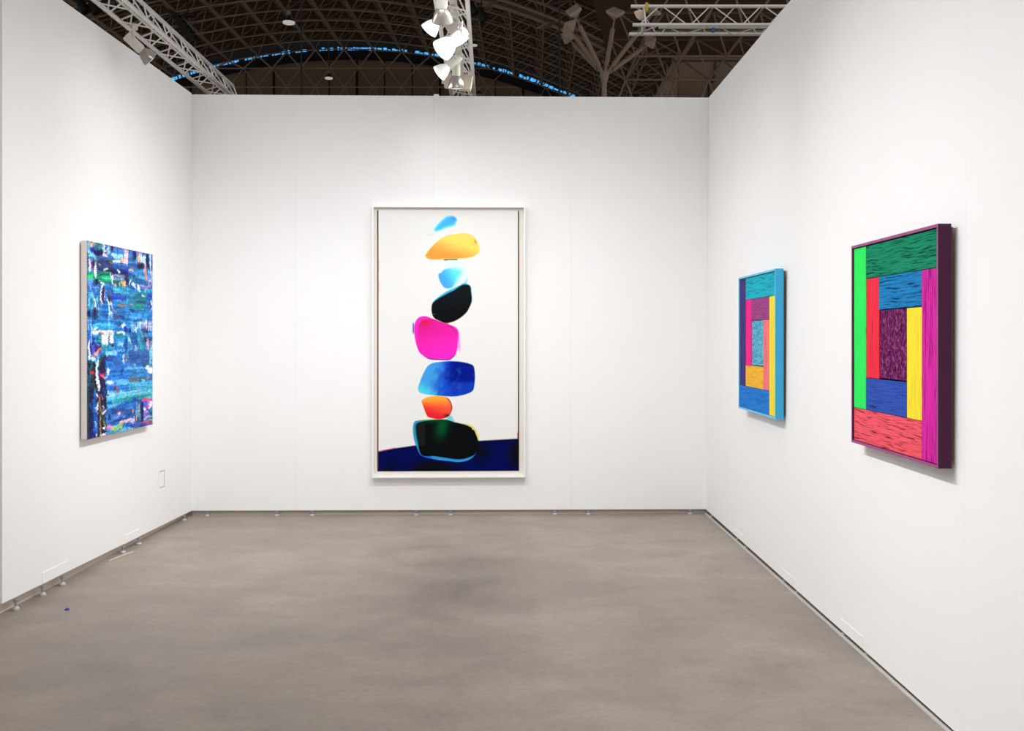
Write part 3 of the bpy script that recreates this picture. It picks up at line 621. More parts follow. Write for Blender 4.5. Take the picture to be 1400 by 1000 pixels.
([(0.43,0.486),(0.515,0.485),(0.515,0.468),(0.43,0.469)],(170,215,235),'v',0.92,22,None),
([(0.533,0.519),(0.584,0.519),(0.584,0.432),(0.533,0.432)],(45,80,140),'v',0.92,22,None),
([(0.589,0.48),(0.993,0.478),(0.993,0.435),(0.589,0.44)],(70,120,170),'v',0.92,40,(50,170,165)),
([(0.78,0.462),(0.829,0.465),(0.824,0.438),(0.79,0.437)],(40,185,170),'h',0.92,22,None),
([(0.89,0.499),(0.931,0.499),(0.936,0.444),(0.905,0.444)],(215,150,180),'v',0.92,22,None),
([(0.941,0.499),(0.993,0.498),(0.993,0.464),(0.941,0.464)],(150,160,165),'v',0.92,22,None),
([(0.697,0.466),(0.726,0.466),(0.726,0.438),(0.697,0.438)],(215,225,235),'v',0.8,22,None),
([(0.03,0.484),(0.189,0.483),(0.189,0.428),(0.03,0.43)],(50,52,146),'v',0.94,40,(150,150,220)),
([(0.124,0.483),(0.172,0.474),(0.16,0.469),(0.132,0.477)],(190,215,110),'h',0.92,22,None),
([(0.132,0.451),(0.189,0.464),(0.193,0.452),(0.156,0.433)],(246,140,70),'h',0.92,22,None),
([(0.092,0.438),(0.148,0.444),(0.148,0.417),(0.108,0.42)],(236,160,160),'h',0.92,22,None),
([(0.005,0.49),(0.03,0.49),(0.03,0.401),(0.005,0.401)],(225,228,232),'v',0.92,22,None),
([(0.026,0.419),(0.057,0.427),(0.112,0.411),(0.108,0.404),(0.045,0.417)],(243,150,95),'h',0.92,22,None),
([(0.038,0.417),(0.077,0.418),(0.116,0.402),(0.1,0.388),(0.045,0.395)],(170,218,235),'h',0.92,22,None),
([(0.003,0.396),(0.045,0.392),(0.116,0.371),(0.112,0.324),(0.132,0.216),(0.003,0.222)],(36,46,76),'v',0.98,16,(40,90,90)),
([(0.022,0.389),(0.061,0.385),(0.057,0.329),(0.022,0.254),(0.011,0.254),(0.03,0.342)],(38,110,96),'v',0.8,22,None),
([(0.144,0.39),(0.197,0.425),(0.25,0.43),(0.25,0.347),(0.242,0.305),(0.25,0.209),(0.18,0.213),(0.164,0.308),(0.144,0.35)],(50,38,82),'v',0.98,10,None),
([(0.132,0.393),(0.238,0.436),(0.246,0.43),(0.18,0.392),(0.148,0.35),(0.132,0.351)],(34,120,108),'v',0.92,22,None),
([(0.107,0.375),(0.132,0.402),(0.156,0.404),(0.134,0.351),(0.148,0.308),(0.182,0.261),(0.16,0.232),(0.124,0.258),(0.108,0.325)],(240,240,244),'v',0.98,8,None),
([(0.1,0.382),(0.148,0.405),(0.156,0.401),(0.112,0.375)],(40,170,165),'h',0.92,22,None),
([(0.032,0.348),(0.069,0.338),(0.1,0.325),(0.084,0.322),(0.045,0.334)],(240,52,62),'h',0.92,22,None),
([(0.16,0.32),(0.238,0.326),(0.238,0.319),(0.184,0.307)],(240,52,62),'h',0.92,22,None),
([(0.189,0.313),(0.23,0.308),(0.254,0.292),(0.238,0.291)],(240,110,130),'h',0.92,22,None),
([(0.205,0.312),(0.288,0.306),(0.254,0.298)],(215,215,235),'h',0.92,22,None),
([(0.584,0.438),(0.946,0.434),(0.946,0.358),(0.584,0.367)],(62,88,146),'h',0.85,24,(50,110,170)),
([(0.254,0.418),(0.373,0.416),(0.373,0.388),(0.254,0.39)],(40,70,160),'h',0.75,24,(70,70,110)),
([(0.254,0.387),(0.408,0.384),(0.408,0.362),(0.254,0.366)],(56,140,214),'h',0.8,22,None),
([(0.365,0.388),(0.461,0.386),(0.461,0.367),(0.365,0.369)],(76,96,150),'h',0.7,22,None),
([(0.254,0.441),(0.408,0.439),(0.408,0.421),(0.254,0.423)],(150,205,230),'h',0.9,30,(60,140,200)),
([(0.322,0.446),(0.533,0.444),(0.533,0.436),(0.322,0.438)],(140,195,225),'h',0.92,22,None),
([(0.254,0.286),(0.408,0.289),(0.607,0.272),(0.607,0.25),(0.254,0.261)],(120,190,230),'h',0.85,40,(60,140,205)),
([(0.322,0.274),(0.408,0.271),(0.408,0.263),(0.322,0.266)],(40,90,180),'h',0.92,22,None),
([(0.25,0.262),(0.373,0.256),(0.373,0.219),(0.25,0.225)],(40,90,190),'h',0.8,30,(90,170,220)),
([(0.259,0.283),(0.313,0.288),(0.373,0.269),(0.288,0.266)],(225,235,242),'h',0.92,22,None),
([(0.589,0.335),(0.941,0.324),(0.941,0.283),(0.589,0.296)],(64,126,176),'h',0.85,22,None),
([(0.584,0.28),(0.645,0.289),(0.983,0.278),(0.983,0.263),(0.598,0.269)],(112,116,104),'h',0.9,26,(70,120,140)),
([(0.607,0.274),(0.702,0.275),(0.702,0.267),(0.607,0.269)],(150,95,70),'h',0.8,22,None),
([(0.598,0.268),(0.998,0.252),(0.998,0.187),(0.598,0.206)],(86,168,194),'h',0.9,24,(60,140,190)),
([(0.533,0.349),(0.839,0.341),(0.839,0.331),(0.533,0.339)],(110,180,225),'h',0.8,22,None),
([(0.493,0.411),(0.524,0.421),(0.542,0.416),(0.506,0.398),(0.542,0.374),(0.524,0.372),(0.497,0.385)],(205,215,225),'h',0.92,22,None),
([(0.541,0.415),(0.559,0.411),(0.565,0.4),(0.544,0.402)],(236,60,56),'h',0.92,22,None),
([(0.552,0.4),(0.579,0.388),(0.556,0.386)],(226,196,60),'h',0.92,22,None),
([(0.936,0.434),(0.998,0.433),(0.998,0.364),(0.936,0.365)],(60,160,185),'v',0.9,40,(240,240,244)),
([(0.859,0.333),(0.931,0.355),(0.998,0.333),(0.998,0.302),(0.931,0.306)],(234,236,240),'h',0.92,22,None),
([(0.936,0.307),(0.998,0.305),(0.998,0.298),(0.936,0.3)],(215,200,80),'h',0.92,22,None),
([(0.824,0.358),(0.936,0.364),(0.936,0.348),(0.829,0.351)],(40,120,96),'h',0.92,22,None),
([(0.649,0.367),(0.716,0.361),(0.707,0.344)],(190,200,200),'h',0.7,22,None),
([(0.271,0.344),(0.315,0.346),(0.296,0.321),(0.271,0.318)],(240,240,244),'h',0.92,22,None),
([(0.373,0.244),(0.395,0.252),(0.426,0.226),(0.417,0.185),(0.382,0.187)],(36,80,90),'v',0.92,22,None),
([(0.392,0.252),(0.415,0.251),(0.421,0.229),(0.399,0.224)],(240,52,60),'h',0.92,22,None),
([(0.905,0.295),(0.926,0.294),(0.89,0.241)],(150,150,220),'h',0.92,22,None),
([(0.25,0.232),(1.004,0.197),(1.004,0.155),(0.25,0.196)],(130,200,216),'h',0.92,28,(80,170,205)),
([(0.25,0.22),(0.391,0.213),(0.391,0.198),(0.25,0.205)],(190,220,235),'h',0.8,22,None),
([(0.254,0.189),(1.004,0.148),(1.004,-0.003),(0.254,0.054)],(50,118,184),'d',0.94,34,(52,66,130)),
([(0.254,0.18),(0.598,0.187),(0.998,0.185),(0.998,0.161),(0.598,0.164),(0.288,0.157),(0.254,0.159)],(50,146,152),'d',0.93,26,(110,200,205)),
([(0.263,0.201),(0.461,0.194),(0.373,0.178),(0.263,0.181)],(90,190,215),'d',0.9,22,None),
([(0.263,0.177),(0.339,0.177),(0.339,0.161),(0.263,0.161)],(30,80,170),'h',0.92,22,None),
([(0.263,0.158),(0.479,0.158),(0.373,0.136),(0.263,0.14)],(110,190,225),'d',0.85,22,None),
([(0.326,0.13),(0.645,0.109),(0.645,0.08),(0.326,0.102)],(52,66,126),'d',0.7,24,(80,90,150)),
([(0.288,0.104),(0.326,0.102),(0.326,0.078),(0.288,0.081)],(50,48,96),'v',0.92,22,None),
([(0.339,0.101),(0.533,0.087),(0.533,0.055),(0.339,0.07)],(70,110,180),'d',0.8,30,(170,170,215)),
([(0.339,0.067),(0.497,0.074),(0.607,0.069),(0.497,0.058)],(46,50,110),'d',0.8,22,None),
([(0.398,0.109),(0.479,0.109),(0.475,0.101),(0.408,0.101)],(226,120,126),'d',0.92,22,None),
([(0.452,0.055),(0.692,0.067),(0.692,0.037),(0.515,0.041),(0.461,0.038)],(232,192,186),'d',0.9,24,(170,160,205)),
([(0.309,0.044),(0.408,0.043),(0.52,0.044),(0.497,0.017),(0.373,0.012),(0.313,0.025)],(180,195,90),'d',0.9,40,(110,190,150)),
([(0.261,0.054),(0.326,0.052),(0.347,0.029),(0.271,0.028)],(222,130,190),'d',0.9,40,None),
([(0.313,0.034),(0.347,0.032),(0.343,0.018)],(236,110,130),'h',0.92,22,None),
([(0.259,0.029),(0.373,0.014),(0.645,0.018),(0.799,0.012),(0.799,-0.004),(0.259,0.0)],(96,176,202),'d',0.92,34,(50,90,160)),
([(0.524,0.03),(0.804,0.029),(0.804,-0.001),(0.645,0.008)],(62,80,150),'d',0.9,24,None),
([(0.64,0.172),(0.712,0.169),(0.716,0.091),(0.673,0.091),(0.645,0.126)],(40,106,184),'v',0.95,22,None),
([(0.649,0.12),(0.678,0.101),(0.681,0.089),(0.654,0.096)],(236,160,80),'h',0.92,22,None),
([(0.673,0.168),(0.702,0.167),(0.702,0.153),(0.673,0.155)],(30,40,80),'h',0.92,22,None),
([(0.712,0.164),(0.801,0.159),(0.801,0.123),(0.712,0.128)],(70,80,140),'v',0.92,22,None),
([(0.713,0.138),(0.801,0.133),(0.801,0.039),(0.713,0.045)],(120,160,180),'v',0.93,60,(50,50,90)),
([(0.702,0.068),(0.75,0.064),(0.75,0.043),(0.702,0.046)],(36,44,76),'v',0.92,22,None),
([(0.797,0.153),(0.841,0.151),(0.841,0.006),(0.797,0.009)],(38,38,104),'v',0.97,12,None),
([(0.837,0.164),(0.998,0.152),(0.998,0.066),(0.839,0.056)],(110,120,212),'v',0.95,30,(60,80,190)),
([(0.831,0.168),(0.88,0.167),(0.87,0.146),(0.839,0.137)],(240,66,80),'h',0.92,22,None),
([(0.839,0.067),(0.89,0.117),(0.931,0.147),(0.946,0.143),(0.89,0.094),(0.851,0.062)],(240,92,112),'h',0.92,22,None),
([(0.89,0.077),(0.941,0.135),(0.967,0.13),(0.915,0.075)],(236,220,236),'h',0.92,22,None),
([(0.89,0.16),(0.998,0.154),(0.998,0.143),(0.89,0.15)],(240,80,90),'h',0.92,22,None),
([(0.946,0.145),(0.998,0.138),(0.998,0.104),(0.941,0.104)],(240,240,244),'h',0.92,22,None),
([(0.941,0.089),(1.0,0.085),(1.0,0.052),(0.941,0.056)],(40,80,110),'v',0.92,22,None),
([(0.837,0.067),(1.0,0.056),(1.0,0.018),(0.837,0.03)],(90,110,150),'h',0.92,40,(220,220,235)),
([(0.796,0.033),(1.0,0.018),(1.0,0.009),(0.796,0.024)],(238,80,96),'h',0.92,22,None),
([(0.815,0.023),(1.0,0.009),(1.0,-0.012),(0.815,0.003)],(70,80,170),'h',0.92,30,(190,190,225)),
([(-0.009,0.268),(0.256,0.257),(0.256,-0.019),(-0.009,0.004)],(38,36,78),'v',0.98,14,(40,60,96)),
([(-0.009,0.268),(0.018,0.267),(0.018,0.002),(-0.009,0.004)],(32,86,96),'v',0.9,20,None),
([(0.08,0.246),(0.112,0.248),(0.128,0.136),(0.148,0.044),(0.132,0.007),(0.084,0.02),(0.073,0.134)],(36,98,176),'v',0.95,20,None),
([(0.041,0.047),(0.077,0.044),(0.073,-0.0),(0.041,0.003)],(30,36,120),'v',0.92,22,None),
([(0.022,0.181),(0.049,0.183),(0.057,0.159),(0.038,0.154)],(50,110,150),'h',0.92,22,None),
([(0.088,0.258),(0.116,0.26),(0.112,0.242),(0.094,0.241)],(40,150,100),'h',0.92,22,None),
([(0.193,0.253),(0.23,0.252),(0.242,0.214),(0.23,0.2),(0.205,0.235)],(40,90,150),'v',0.92,22,None),
([(0.116,0.23),(0.138,0.226),(0.142,0.202),(0.124,0.202)],(240,240,244),'v',0.92,22,None),
([(0.14,0.265),(0.176,0.263),(0.16,0.237),(0.144,0.238)],(240,240,244),'h',0.92,22,None),
([(0.114,0.167),(0.144,0.18),(0.144,0.138),(0.124,0.136)],(240,240,244),'v',0.92,22,None),
([(0.124,0.13),(0.148,0.129),(0.14,0.117)],(225,205,215),'h',0.92,22,None),
([(0.159,0.225),(0.171,0.203),(0.185,0.002),(0.172,0.003),(0.16,0.134)],(188,150,56),'v',0.97,22,None),
([(0.184,0.22),(0.201,0.217),(0.213,0.189),(0.201,0.192)],(236,120,190),'h',0.92,22,None),
([(0.197,0.159),(0.215,0.155),(0.209,0.131),(0.201,0.141)],(240,240,244),'h',0.92,22,None),
([(0.193,0.108),(0.221,0.133),(0.259,0.14),(0.259,0.128),(0.205,0.104)],(240,240,244),'h',0.92,22,None),
([(0.184,0.102),(0.23,0.102),(0.238,0.068),(0.189,0.059)],(40,70,80),'v',0.92,22,None),
([(0.228,0.087),(0.246,0.073),(0.244,0.037),(0.23,0.041)],(220,215,80),'v',0.92,22,None),
([(0.184,0.014),(0.259,0.016),(0.259,0.002),(0.184,0.002)],(238,236,236),'h',0.92,22,None),
([(0.112,0.017),(0.136,0.018),(0.132,0.001),(0.116,0.002)],(242,170,120),'h',0.92,22,None),
([(0.288,0.641),(0.301,0.641),(0.298,0.564),(0.288,0.564)],(190,215,235),'v',0.8,22,None),
([(0.168,0.809),(0.182,0.81),(0.221,0.791),(0.205,0.784)],(240,240,244),'h',0.92,22,None),
([(0.78,0.597),(0.792,0.598),(0.792,0.571),(0.78,0.571)],(240,240,244),'v',0.92,22,None),
([(0.654,0.596),(0.668,0.596),(0.668,0.576),(0.654,0.576)],(240,240,244),'v',0.92,22,None),
([(0.716,0.569),(0.741,0.569),(0.741,0.56),(0.716,0.56)],(240,240,244),'h',0.92,22,None),
([(0.741,0.509),(0.75,0.509),(0.785,0.482),(0.775,0.482)],(190,200,120),'h',0.92,22,None),
([(0.645,0.81),(0.683,0.815),(0.702,0.789),(0.673,0.788)],(200,225,240),'h',0.92,22,None)]
for i, (poly, col, d, a, var, c2) in enumerate(PAINT):
    st_ = {'h': sh, 'v': sv, 'd': sd}[d][i % 4]; st2 = {'h': sh, 'v': sv, 'd': sd}[d][(i + 1) % 4]
    sgn = 1 if i % 2 else -1
    big = len(poly) == 4 and (max(p[0] for p in poly) - min(p[0] for p in poly)) > .3
    x0 = min(p[0] for p in poly) - .06; x1 = max(p[0] for p in poly) + .06; y0 = min(p[1] for p in poly) - .06; y1 = max(p[1] for p in poly) + .06
    c0_ = max(0, int(x0 * (W_ - 1))); c1_ = min(W_, int(x1 * (W_ - 1)) + 2); r0 = max(0, int((1 - y1) * (H_ - 1))); r1 = min(H_, int((1 - y0) * (H_ - 1)) + 2)
    S = (slice(r0, r1), slice(c0_, c1_)); k = ah / aw; sz_ = min(1.0, .22 + min(x1 - x0 - .12, y1 - y0 - .12) / .30)
    ampx, ampy = ((.045, .012) if d != 'v' else (.012, .045))
    s_ = sdf(ux[S] + (st_[S] - .5) * ampx * 2 * sz_, vy[S] * k + (st2[S] - .5) * ampy * 2 * sz_, [(p[0], p[1] * k) for p in poly])
    m_ = 1 - sstep(-.004, .004 + (.006 if big else 0), s_)
    col_ = C(*col) + ((st_[S] - .5) * 2 * var / 255 * 1.3)[..., None] + ((n_iso[S] - .5) * .08)[..., None]
    if c2 is not None: col_ = lerp(col_, C(*c2), sstep(.50, .68, st2[S]) * .8)
    mm = (m_ * a * (1 - .35 * sstep(.62, .8, st2[S]) * (a < .97)))[..., None]
    img[S] = img[S] * (1 - mm) + col_ * mm
    relief[S] = relief[S] * (1 - .7 * m_) + m_ * (.0015 + .003 * st_[S])
# scattered palette-knife flecks
for i in range(90):
    cx, cy = rng.random(), rng.random()
    if cx < .36 and cy < .42 and rng.random() < .7: continue
    if .3 < cx and .12 < cy < .42 and rng.random() < .75: continue
    vert = rng.random() < .45; L_ = rng.uniform(.010, .040); w_ = rng.uniform(.003, .010)
    pal = [(240, 242, 246), (235, 238, 245), (200, 220, 240), (36, 40, 90), (40, 60, 180), (70, 170, 200), (40, 150, 130), (240, 180, 150), (60, 70, 120), (150, 190, 225)]
    col = C(*pal[rng.integers(len(pal))])
    dx = (ux - cx) + (sv[0] - .5) * .008; dy = (vy - cy) * ah / aw + (sh[0] - .5) * .008
    if not vert: dx, dy = dy, dx
    ang = rng.uniform(-.3, .3); p_ = dx * math.cos(ang) + dy * math.sin(ang); q_ = -dx * math.sin(ang) + dy * math.cos(ang)
    m_ = (1 - sstep(.7, 1.2, np.hypot(p_ / w_, q_ / L_)))[..., None] * .85
    img = img * (1 - m_) + col * m_; relief = relief + m_[..., 0] * .001
yy_, xx_ = np.mgrid[0:H_, 0:W_].astype(float)
fine = smooth_noise(H_, W_, 240, 9, rng); finev = smooth_noise(H_, W_, 9, 150, rng); lump = smooth_noise(H_, W_, 26, 22, rng); lump2 = smooth_noise(H_, W_, 24, 20, rng)
xs_w = np.clip(xx_ + (fine - .5) * 10 + (lump - .5) * 8, 0, W_ - 1).astype(int); ys_w = np.clip(yy_ + (finev - .5) * 9 + (lump2 - .5) * 8, 0, H_ - 1).astype(int)
img = .25 * img + .75 * img[ys_w, xs_w]
img = img * (1 + (sh[2] - .5) * .42 + (n_iso - .5) * .16)[..., None]
lum_ = img.mean(-1, keepdims=True); img = lum_ + (img - lum_) * .97
img = np.clip((img - .45) * 1.30 + .43 + ((n_iso2 - .5) * .05)[..., None], .03, .985)
po = grid_mesh('painted_surface', W_, H_, img, aw, ah, mat_vcol('oil_paint', .5, .08), pt, -.0500, relief=relief * .8)

# ------------------------------------------------------------------ two painted-wood reliefs on the right wall
def rightpt(y): s = BR.y - y; return BR + DR * s
G = [.013, .178, .344, .666, .823, .985]
def wood_art(label, yc, z0, w, h, face, side, inner, blocks, seed, backlabel):
    p = rightpt(yc)
    t = thing('wood_relief', label, 'wall relief', (p.x - .0, p.y, z0), -PI / 2 + .0042, 'framed reliefs of painted wood blocks')
    fbw, y0, y1 = .0125, -.074, -.022
    mf = mat('frame_face_lit', face, .5, 0, .15); ms = mat('frame_side_shaded', side, .55, 0, .15); mi = mat('frame_inside', inner, .6)  # lit front and shaded side of one frame, painted as two tones
    b = MB()
    def bar(x0, x1, zz0, zz1):
        o = len(b.f); b.box(x0, x1, y0, y1, zz0, zz1, 1)
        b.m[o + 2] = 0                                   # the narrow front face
    bar(-w / 2, -w / 2 + fbw, 0, h); bar(w / 2 - fbw, w / 2, 0, h); bar(-w / 2 + fbw, w / 2 - fbw, 0, fbw); bar(-w / 2 + fbw, w / 2 - fbw, h - fbw, h)
    b.build('frame', [mf, ms], t)
    b = MB(); b.box(-w / 2 + fbw, w / 2 - fbw, -.034, -.024, fbw, h - fbw); b.build('backing_board', M['black'], t)
    b = MB(); b.box(-w / 2 + .03, w / 2 - .006, -.021, -.0135, .03, h - .012); b.build('hanging_batten', M['mulch'], t)
    for i, (nm, (u0, u1, v0, v1), c, grain, crack, dep) in enumerate(blocks):
        e = .0012
        x0 = -w / 2 + u0 * w + e; x1 = -w / 2 + u1 * w - e; za = v0 * h + e; zb = v1 * h - e
        m = mat_wood('painted_wood', c, grain, crack, .10 if grain != 'e' else .2, seed + i * 3.1, grain == 'e')
        bb = MB(); bb.box(x0, x1, -.066 + dep, -.035, za, zb)
        o = bb.build('wood_block', m, t, bevel=.0015); o['label'] = nm
    return t
g = G
def layout(L):   # log-cabin arrangement shared by both pictures
    return dict(left=(g[0], g[1], g[1], g[5]), top=(g[1], g[5], g[4], g[5]), left2=(g[1], g[2], .336, g[4]), top2=(g[2], g[4], g[3], g[4]), centre=(g[2], g[3], .341, g[3]),
                right2=(g[3], g[4], g[1], g[3]), right=(g[4], g[5], g[0], g[4]), low2=(g[1], g[3], g[1], .336), low=(g[0], g[4], g[0], g[1]))
K = layout(0)
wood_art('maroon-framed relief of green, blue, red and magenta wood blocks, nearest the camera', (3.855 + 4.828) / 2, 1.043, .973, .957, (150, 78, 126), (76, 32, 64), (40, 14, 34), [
    ('bright green painted wood block', K['left'], (50, 238, 100), 'v', .02, 0), ('dark emerald green painted wood block', K['top'], (20, 138, 102), 'h', .8, .001), ('red painted wood block', K['left2'], (240, 48, 70), 'v', .1, .002),
    ('cerulean blue painted wood block', K['top2'], (30, 128, 192), 'h', .75, .0), ('plum purple rough end-grain wood block', K['centre'], (112, 26, 92), 'e', .6, .006), ('yellow painted wood block', K['right2'], (255, 226, 56), 'v', .05, .001),
    ('magenta painted wood block', K['right'], (222, 42, 168), 'v', .7, .0), ('cobalt blue painted wood block', K['low2'], (48, 82, 178), 'h', .3, .001), ('coral red painted wood block', K['low'], (250, 92, 108), 'h', .7, .0)], 2.0, '')
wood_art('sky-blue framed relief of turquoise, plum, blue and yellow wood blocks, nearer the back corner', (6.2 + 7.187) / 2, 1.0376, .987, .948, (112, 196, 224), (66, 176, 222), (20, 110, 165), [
    ('dark purple painted wood block', K['left'], (72, 56, 128), 'v', .25, 0), ('turquoise painted wood block', K['top'], (30, 182, 205), 'h', .4, .001), ('hot pink painted wood block', K['left2'], (255, 40, 148), 'v', .0, .002),
    ('plum painted wood block', K['top2'], (160, 72, 136), 'h', .35, .0), ('pale blue rough end-grain wood block', K['centre'], (96, 186, 226), 'e', .3, .006), ('salmon painted wood block', K['right2'], (255, 124, 130), 'v', .2, .001),
    ('yellow painted wood block', K['right'], (255, 228, 70), 'v', .05, .0), ('orange yellow painted wood block', K['low2'], (255, 186, 56), 'h', .2, .001), ('royal blue painted wood block', K['low'], (36, 126, 218), 'h', .3, .0)], 31.0, '')

# ------------------------------------------------------------------ lighting trusses
def truss(name, label, P0, P1, w, hgt, m, step, r=.0165, bw=.0055):
    """triangular truss: two chords below, one above"""
    P0 = Vector(P0); P1 = Vector(P1); d = (P1 - P0).normalized(); sd_ = Vector((-d.y, d.x, 0)); L_ = (P1 - P0).length
    t = thing(name, label, 'truss', P0, 0, 'aluminium lighting trusses')
    ch = [sd_ * (w / 2), -sd_ * (w / 2), Vector((0, 0, hgt))]
    for c in ch:
        MB().tube(c, c + d * L_, r, 14).build('chord', m, t, smooth=True)
    n = int(L_ / step)
    for a, c in ((0, 1), (1, 2), (2, 0)):
        for k in range(n):
            s0 = .06 + k * step; A, Bc = (ch[a], ch[c]) if k % 2 == 0 else (ch[c], ch[a])
            MB().tube(A + d * s0, Bc + d * (s0 + step * .86), bw, 8).build('brace', m, t, smooth=True)
    return t, d, sd_
ZT = 1.56 + 2.25
tl, dl_, _ = truss('lighting_truss', 'triangular aluminium lighting truss running along the top of the left wall', (-2.655 + .026 * 0 - .03, 5.0, ZT), (-2.655 - .03 - .03, 9.6, ZT), .20, .185, M['alu'], .20)
tc_, dc_, _ = truss('lighting_truss', 'triangular aluminium lighting truss above the middle, carrying the cluster of white lamps', (-.372, 5.0, ZT), (-.466, 9.6, ZT), .212, .19, M['alu_c'], .20)
tr, dr_, _ = truss('lighting_truss', 'triangular aluminium lighting truss with open end running off behind the right wall', (1.10, 9.14, 1.56 + 2.84), (5.6, 9.14, 1.56 + 2.84), .28, .215, M['alu'], .235)
tr_end = MB()
for a, c in (((0, .14, 0), (0, 0, .215)), ((0, -.14, 0), (0, 0, .215)), ((0, .14, 0), (0, -.14, 0))):
    tr_end.tube(Vector(a) + Vector((.12, 0, 0)), Vector(c) + Vector((.12, 0, 0)), .008, 8)
tr_end.build('end_brace', M['alu'], tr, smooth=True)
# electrical tracks inside the trusses
def track(name, label, p0, p1, w, h, m, cat='track'):
    p0 = Vector(p0); p1 = Vector(p1); d = (p1 - p0).normalized(); s = Vector((-d.y, d.x, 0)) * (w / 2); z = Vector((0, 0, h / 2)); b = MB()
    b.hexa([p0 - s - z, p1 - s - z, p1 + s - z, p0 + s - z], [p0 - s + z, p1 - s + z, p1 + s + z, p0 + s + z]); return tag(b.build(name, m, bevel=.003), label, cat, 'electrical tracks in the trusses')
M['track'] = mat('track_white', (214, 206, 200), .5)
track('lighting_track', 'pale electrical track lying inside the left wall truss', (-2.685, 5.0, ZT + .05), (-2.715, 9.55, ZT + .05), .013, .013, M['track'])
track('lighting_track', 'pale electrical track lying inside the middle truss above the lamps', (-.372, 5.0, ZT + .04), (-.466, 9.55, ZT + .04), .04, .035, M['track'])
track('lighting_track', 'pale electrical track lying inside the right-hand truss with the open end', (1.36, 9.14, 1.56 + 2.87), (5.5, 9.14, 1.56 + 2.87), .05, .04, M['track'])
# clamps and strap on the right truss
b = MB(); b.box(-.012, .012, -.024, .024, -.05, .03); o = b.build('strap', mat('yellow_strap', (220, 170, 50), .7), bevel=.004); o.location = (1.245, 9.14, 1.56 + 2.84 + .215); tag(o, 'small yellow strap tied round the top chord of the right truss', 'strap')
b = MB(); b.lathe([(.001, -.05), (.03, -.03), (.055, .02), (.05, .035), (.001, .04)], n=4); o = b.build('truss_bracket', mat('peach_bracket', (226, 200, 178), .6)); o.location = (1.185, 9.14, 1.56 + 2.84 + .135); tag(o, 'small peach coloured bracket at the open end of the right truss', 'bracket')
for k, (x, nm) in enumerate(((1.86, 'nearer the open end'), (2.36, 'nearer the right wall'))):
    b = MB(); b.lathe([(.001, -.02), (.018, -.02), (.018, .02), (.001, .02)], n=10); o = b.build('cable_connector', mat('blue_connector', (40, 100, 160), .5)); o.location = (x, 9.14 - .01, 1.56 + 2.85 - .016); tag(o, 'small blue connector on the right truss track, ' + nm, 'connector', 'blue connectors on the right truss')

# ------------------------------------------------------------------ track lamps
M['bell_lit'] = mat('lamp_reflector_lit', (206, 205, 202), .3, emit=(255, 252, 246), estr=.08)
M['bell_clear'] = mat('lamp_reflector_silver', (140, 134, 126), .2, .6)
M['bulb'] = mat('lamp_front_glass', (255, 255, 255), .2, emit=(255, 250, 240), estr=1.8)
M['bulb_dim'] = mat('lamp_front_glass_edge', (250, 250, 250), .2, emit=(255, 250, 240), estr=1.4)
M['blue_glint'] = mat('blue_glass_bits', (40, 130, 210), .3)
def lamp(label, bell, aim, hang, size=.066, body=.12, br=.030, lit=True):
    """bell: centre of the reflector; aim: where it points; hang: point on the truss track it hangs from"""
    bell = Vector(bell); aim = Vector(aim).normalized(); hang = Vector(hang)
    t = thing('spot_lamp', label, 'spot lamp', bell, 0, 'white spot lamps on the lighting trusses')
    Q = aim.to_track_quat('Z', 'Y').to_matrix().to_4x4()
    L_ = size * .78
    b = MB(); b.lathe([(size * .34, -L_), (size * .52, -L_ * .72), (size * .78, -L_ * .15), (size * .97, L_ * .62), (size, L_ * .86), (size * .95, L_ * .88)], Q, 28)
    rf = b.build('reflector', M['bell_lit'] if lit else M['bell_clear'], t, smooth=True)
    b = MB(); b.lathe([(size * .965, L_ * .80), (size * .7, L_ * .93), (size * .3, L_ * .99), (.0005, L_)], Q, 28); b.build('front_glass', M['bulb'] if lit else M['bulb_dim'], rf, smooth=True)
    b = MB(); b.lathe([(.0005, -L_ - body), (br * .9, -L_ - body), (br, -L_ - body + .01), (br, -L_ - .006), (br * .86, -L_ * .86), (.0005, -L_ * .86)], Q, 22); b.build('body', M['lampbody'], t, smooth=True)
    # bracket: from the body to the track
    pb = Q @ Vector((0, 0, -L_ - body * .6)); hg = hang - bell
    off = (hg - pb); off.z = 0
    side = Vector((-aim.y, aim.x, 0)); side = side.normalized() if side.length > .01 else Vector((1, 0, 0))
    b = MB(); k = pb + Vector((0, 0, br + .035))
    for sg in (-1, 1): b.tube(pb + side * sg * (br + .004), pb + side * sg * (br + .004) * .8 + Vector((0, 0, br + .03)), .005, 8)
    b.tube(k - side * (br + .006), k + side * (br + .006), .006, 8); b.tube(k, hg, .008, 8); b.lathe([(.0005, -.02), (.022, -.02), (.022, .02), (.0005, .02)], Matrix.Translation(hg), 12)
    b.build('bracket', M['lampbody'], t, smooth=True)
    return t
def at(px, py, d): return Vector(((px - 700) * d / 1350, d, 1.56 + (460 - py) * d / 1350))
lamp('lit white spot lamp hanging alone on the left wall truss', at(200, 75, 6.97), (.60, .50, -.62), (-2.72, 7.12, ZT - .018), .062, .13, .034, False).name
lamp('spot lamp with clear silver reflector, nearest the camera in the middle cluster', at(604.5, 20, 6.33), (.0, .62, -.78), (-.39, 6.16, ZT + .02), .068, .14, .040, False)
lamp('brightly lit lamp at the upper left of the middle cluster, tipped down to the left', at(591, 36, 6.5), (-.62, -.06, -.78), (-.40, 6.47, ZT + .02), .060, .07, .03)
lamp('largest brightly lit lamp in the cluster centre, tipped down to the left', at(611, 63, 6.72), (-.66, -.30, -.66), (-.40, 6.78, ZT + .02), .080, .11, .042)
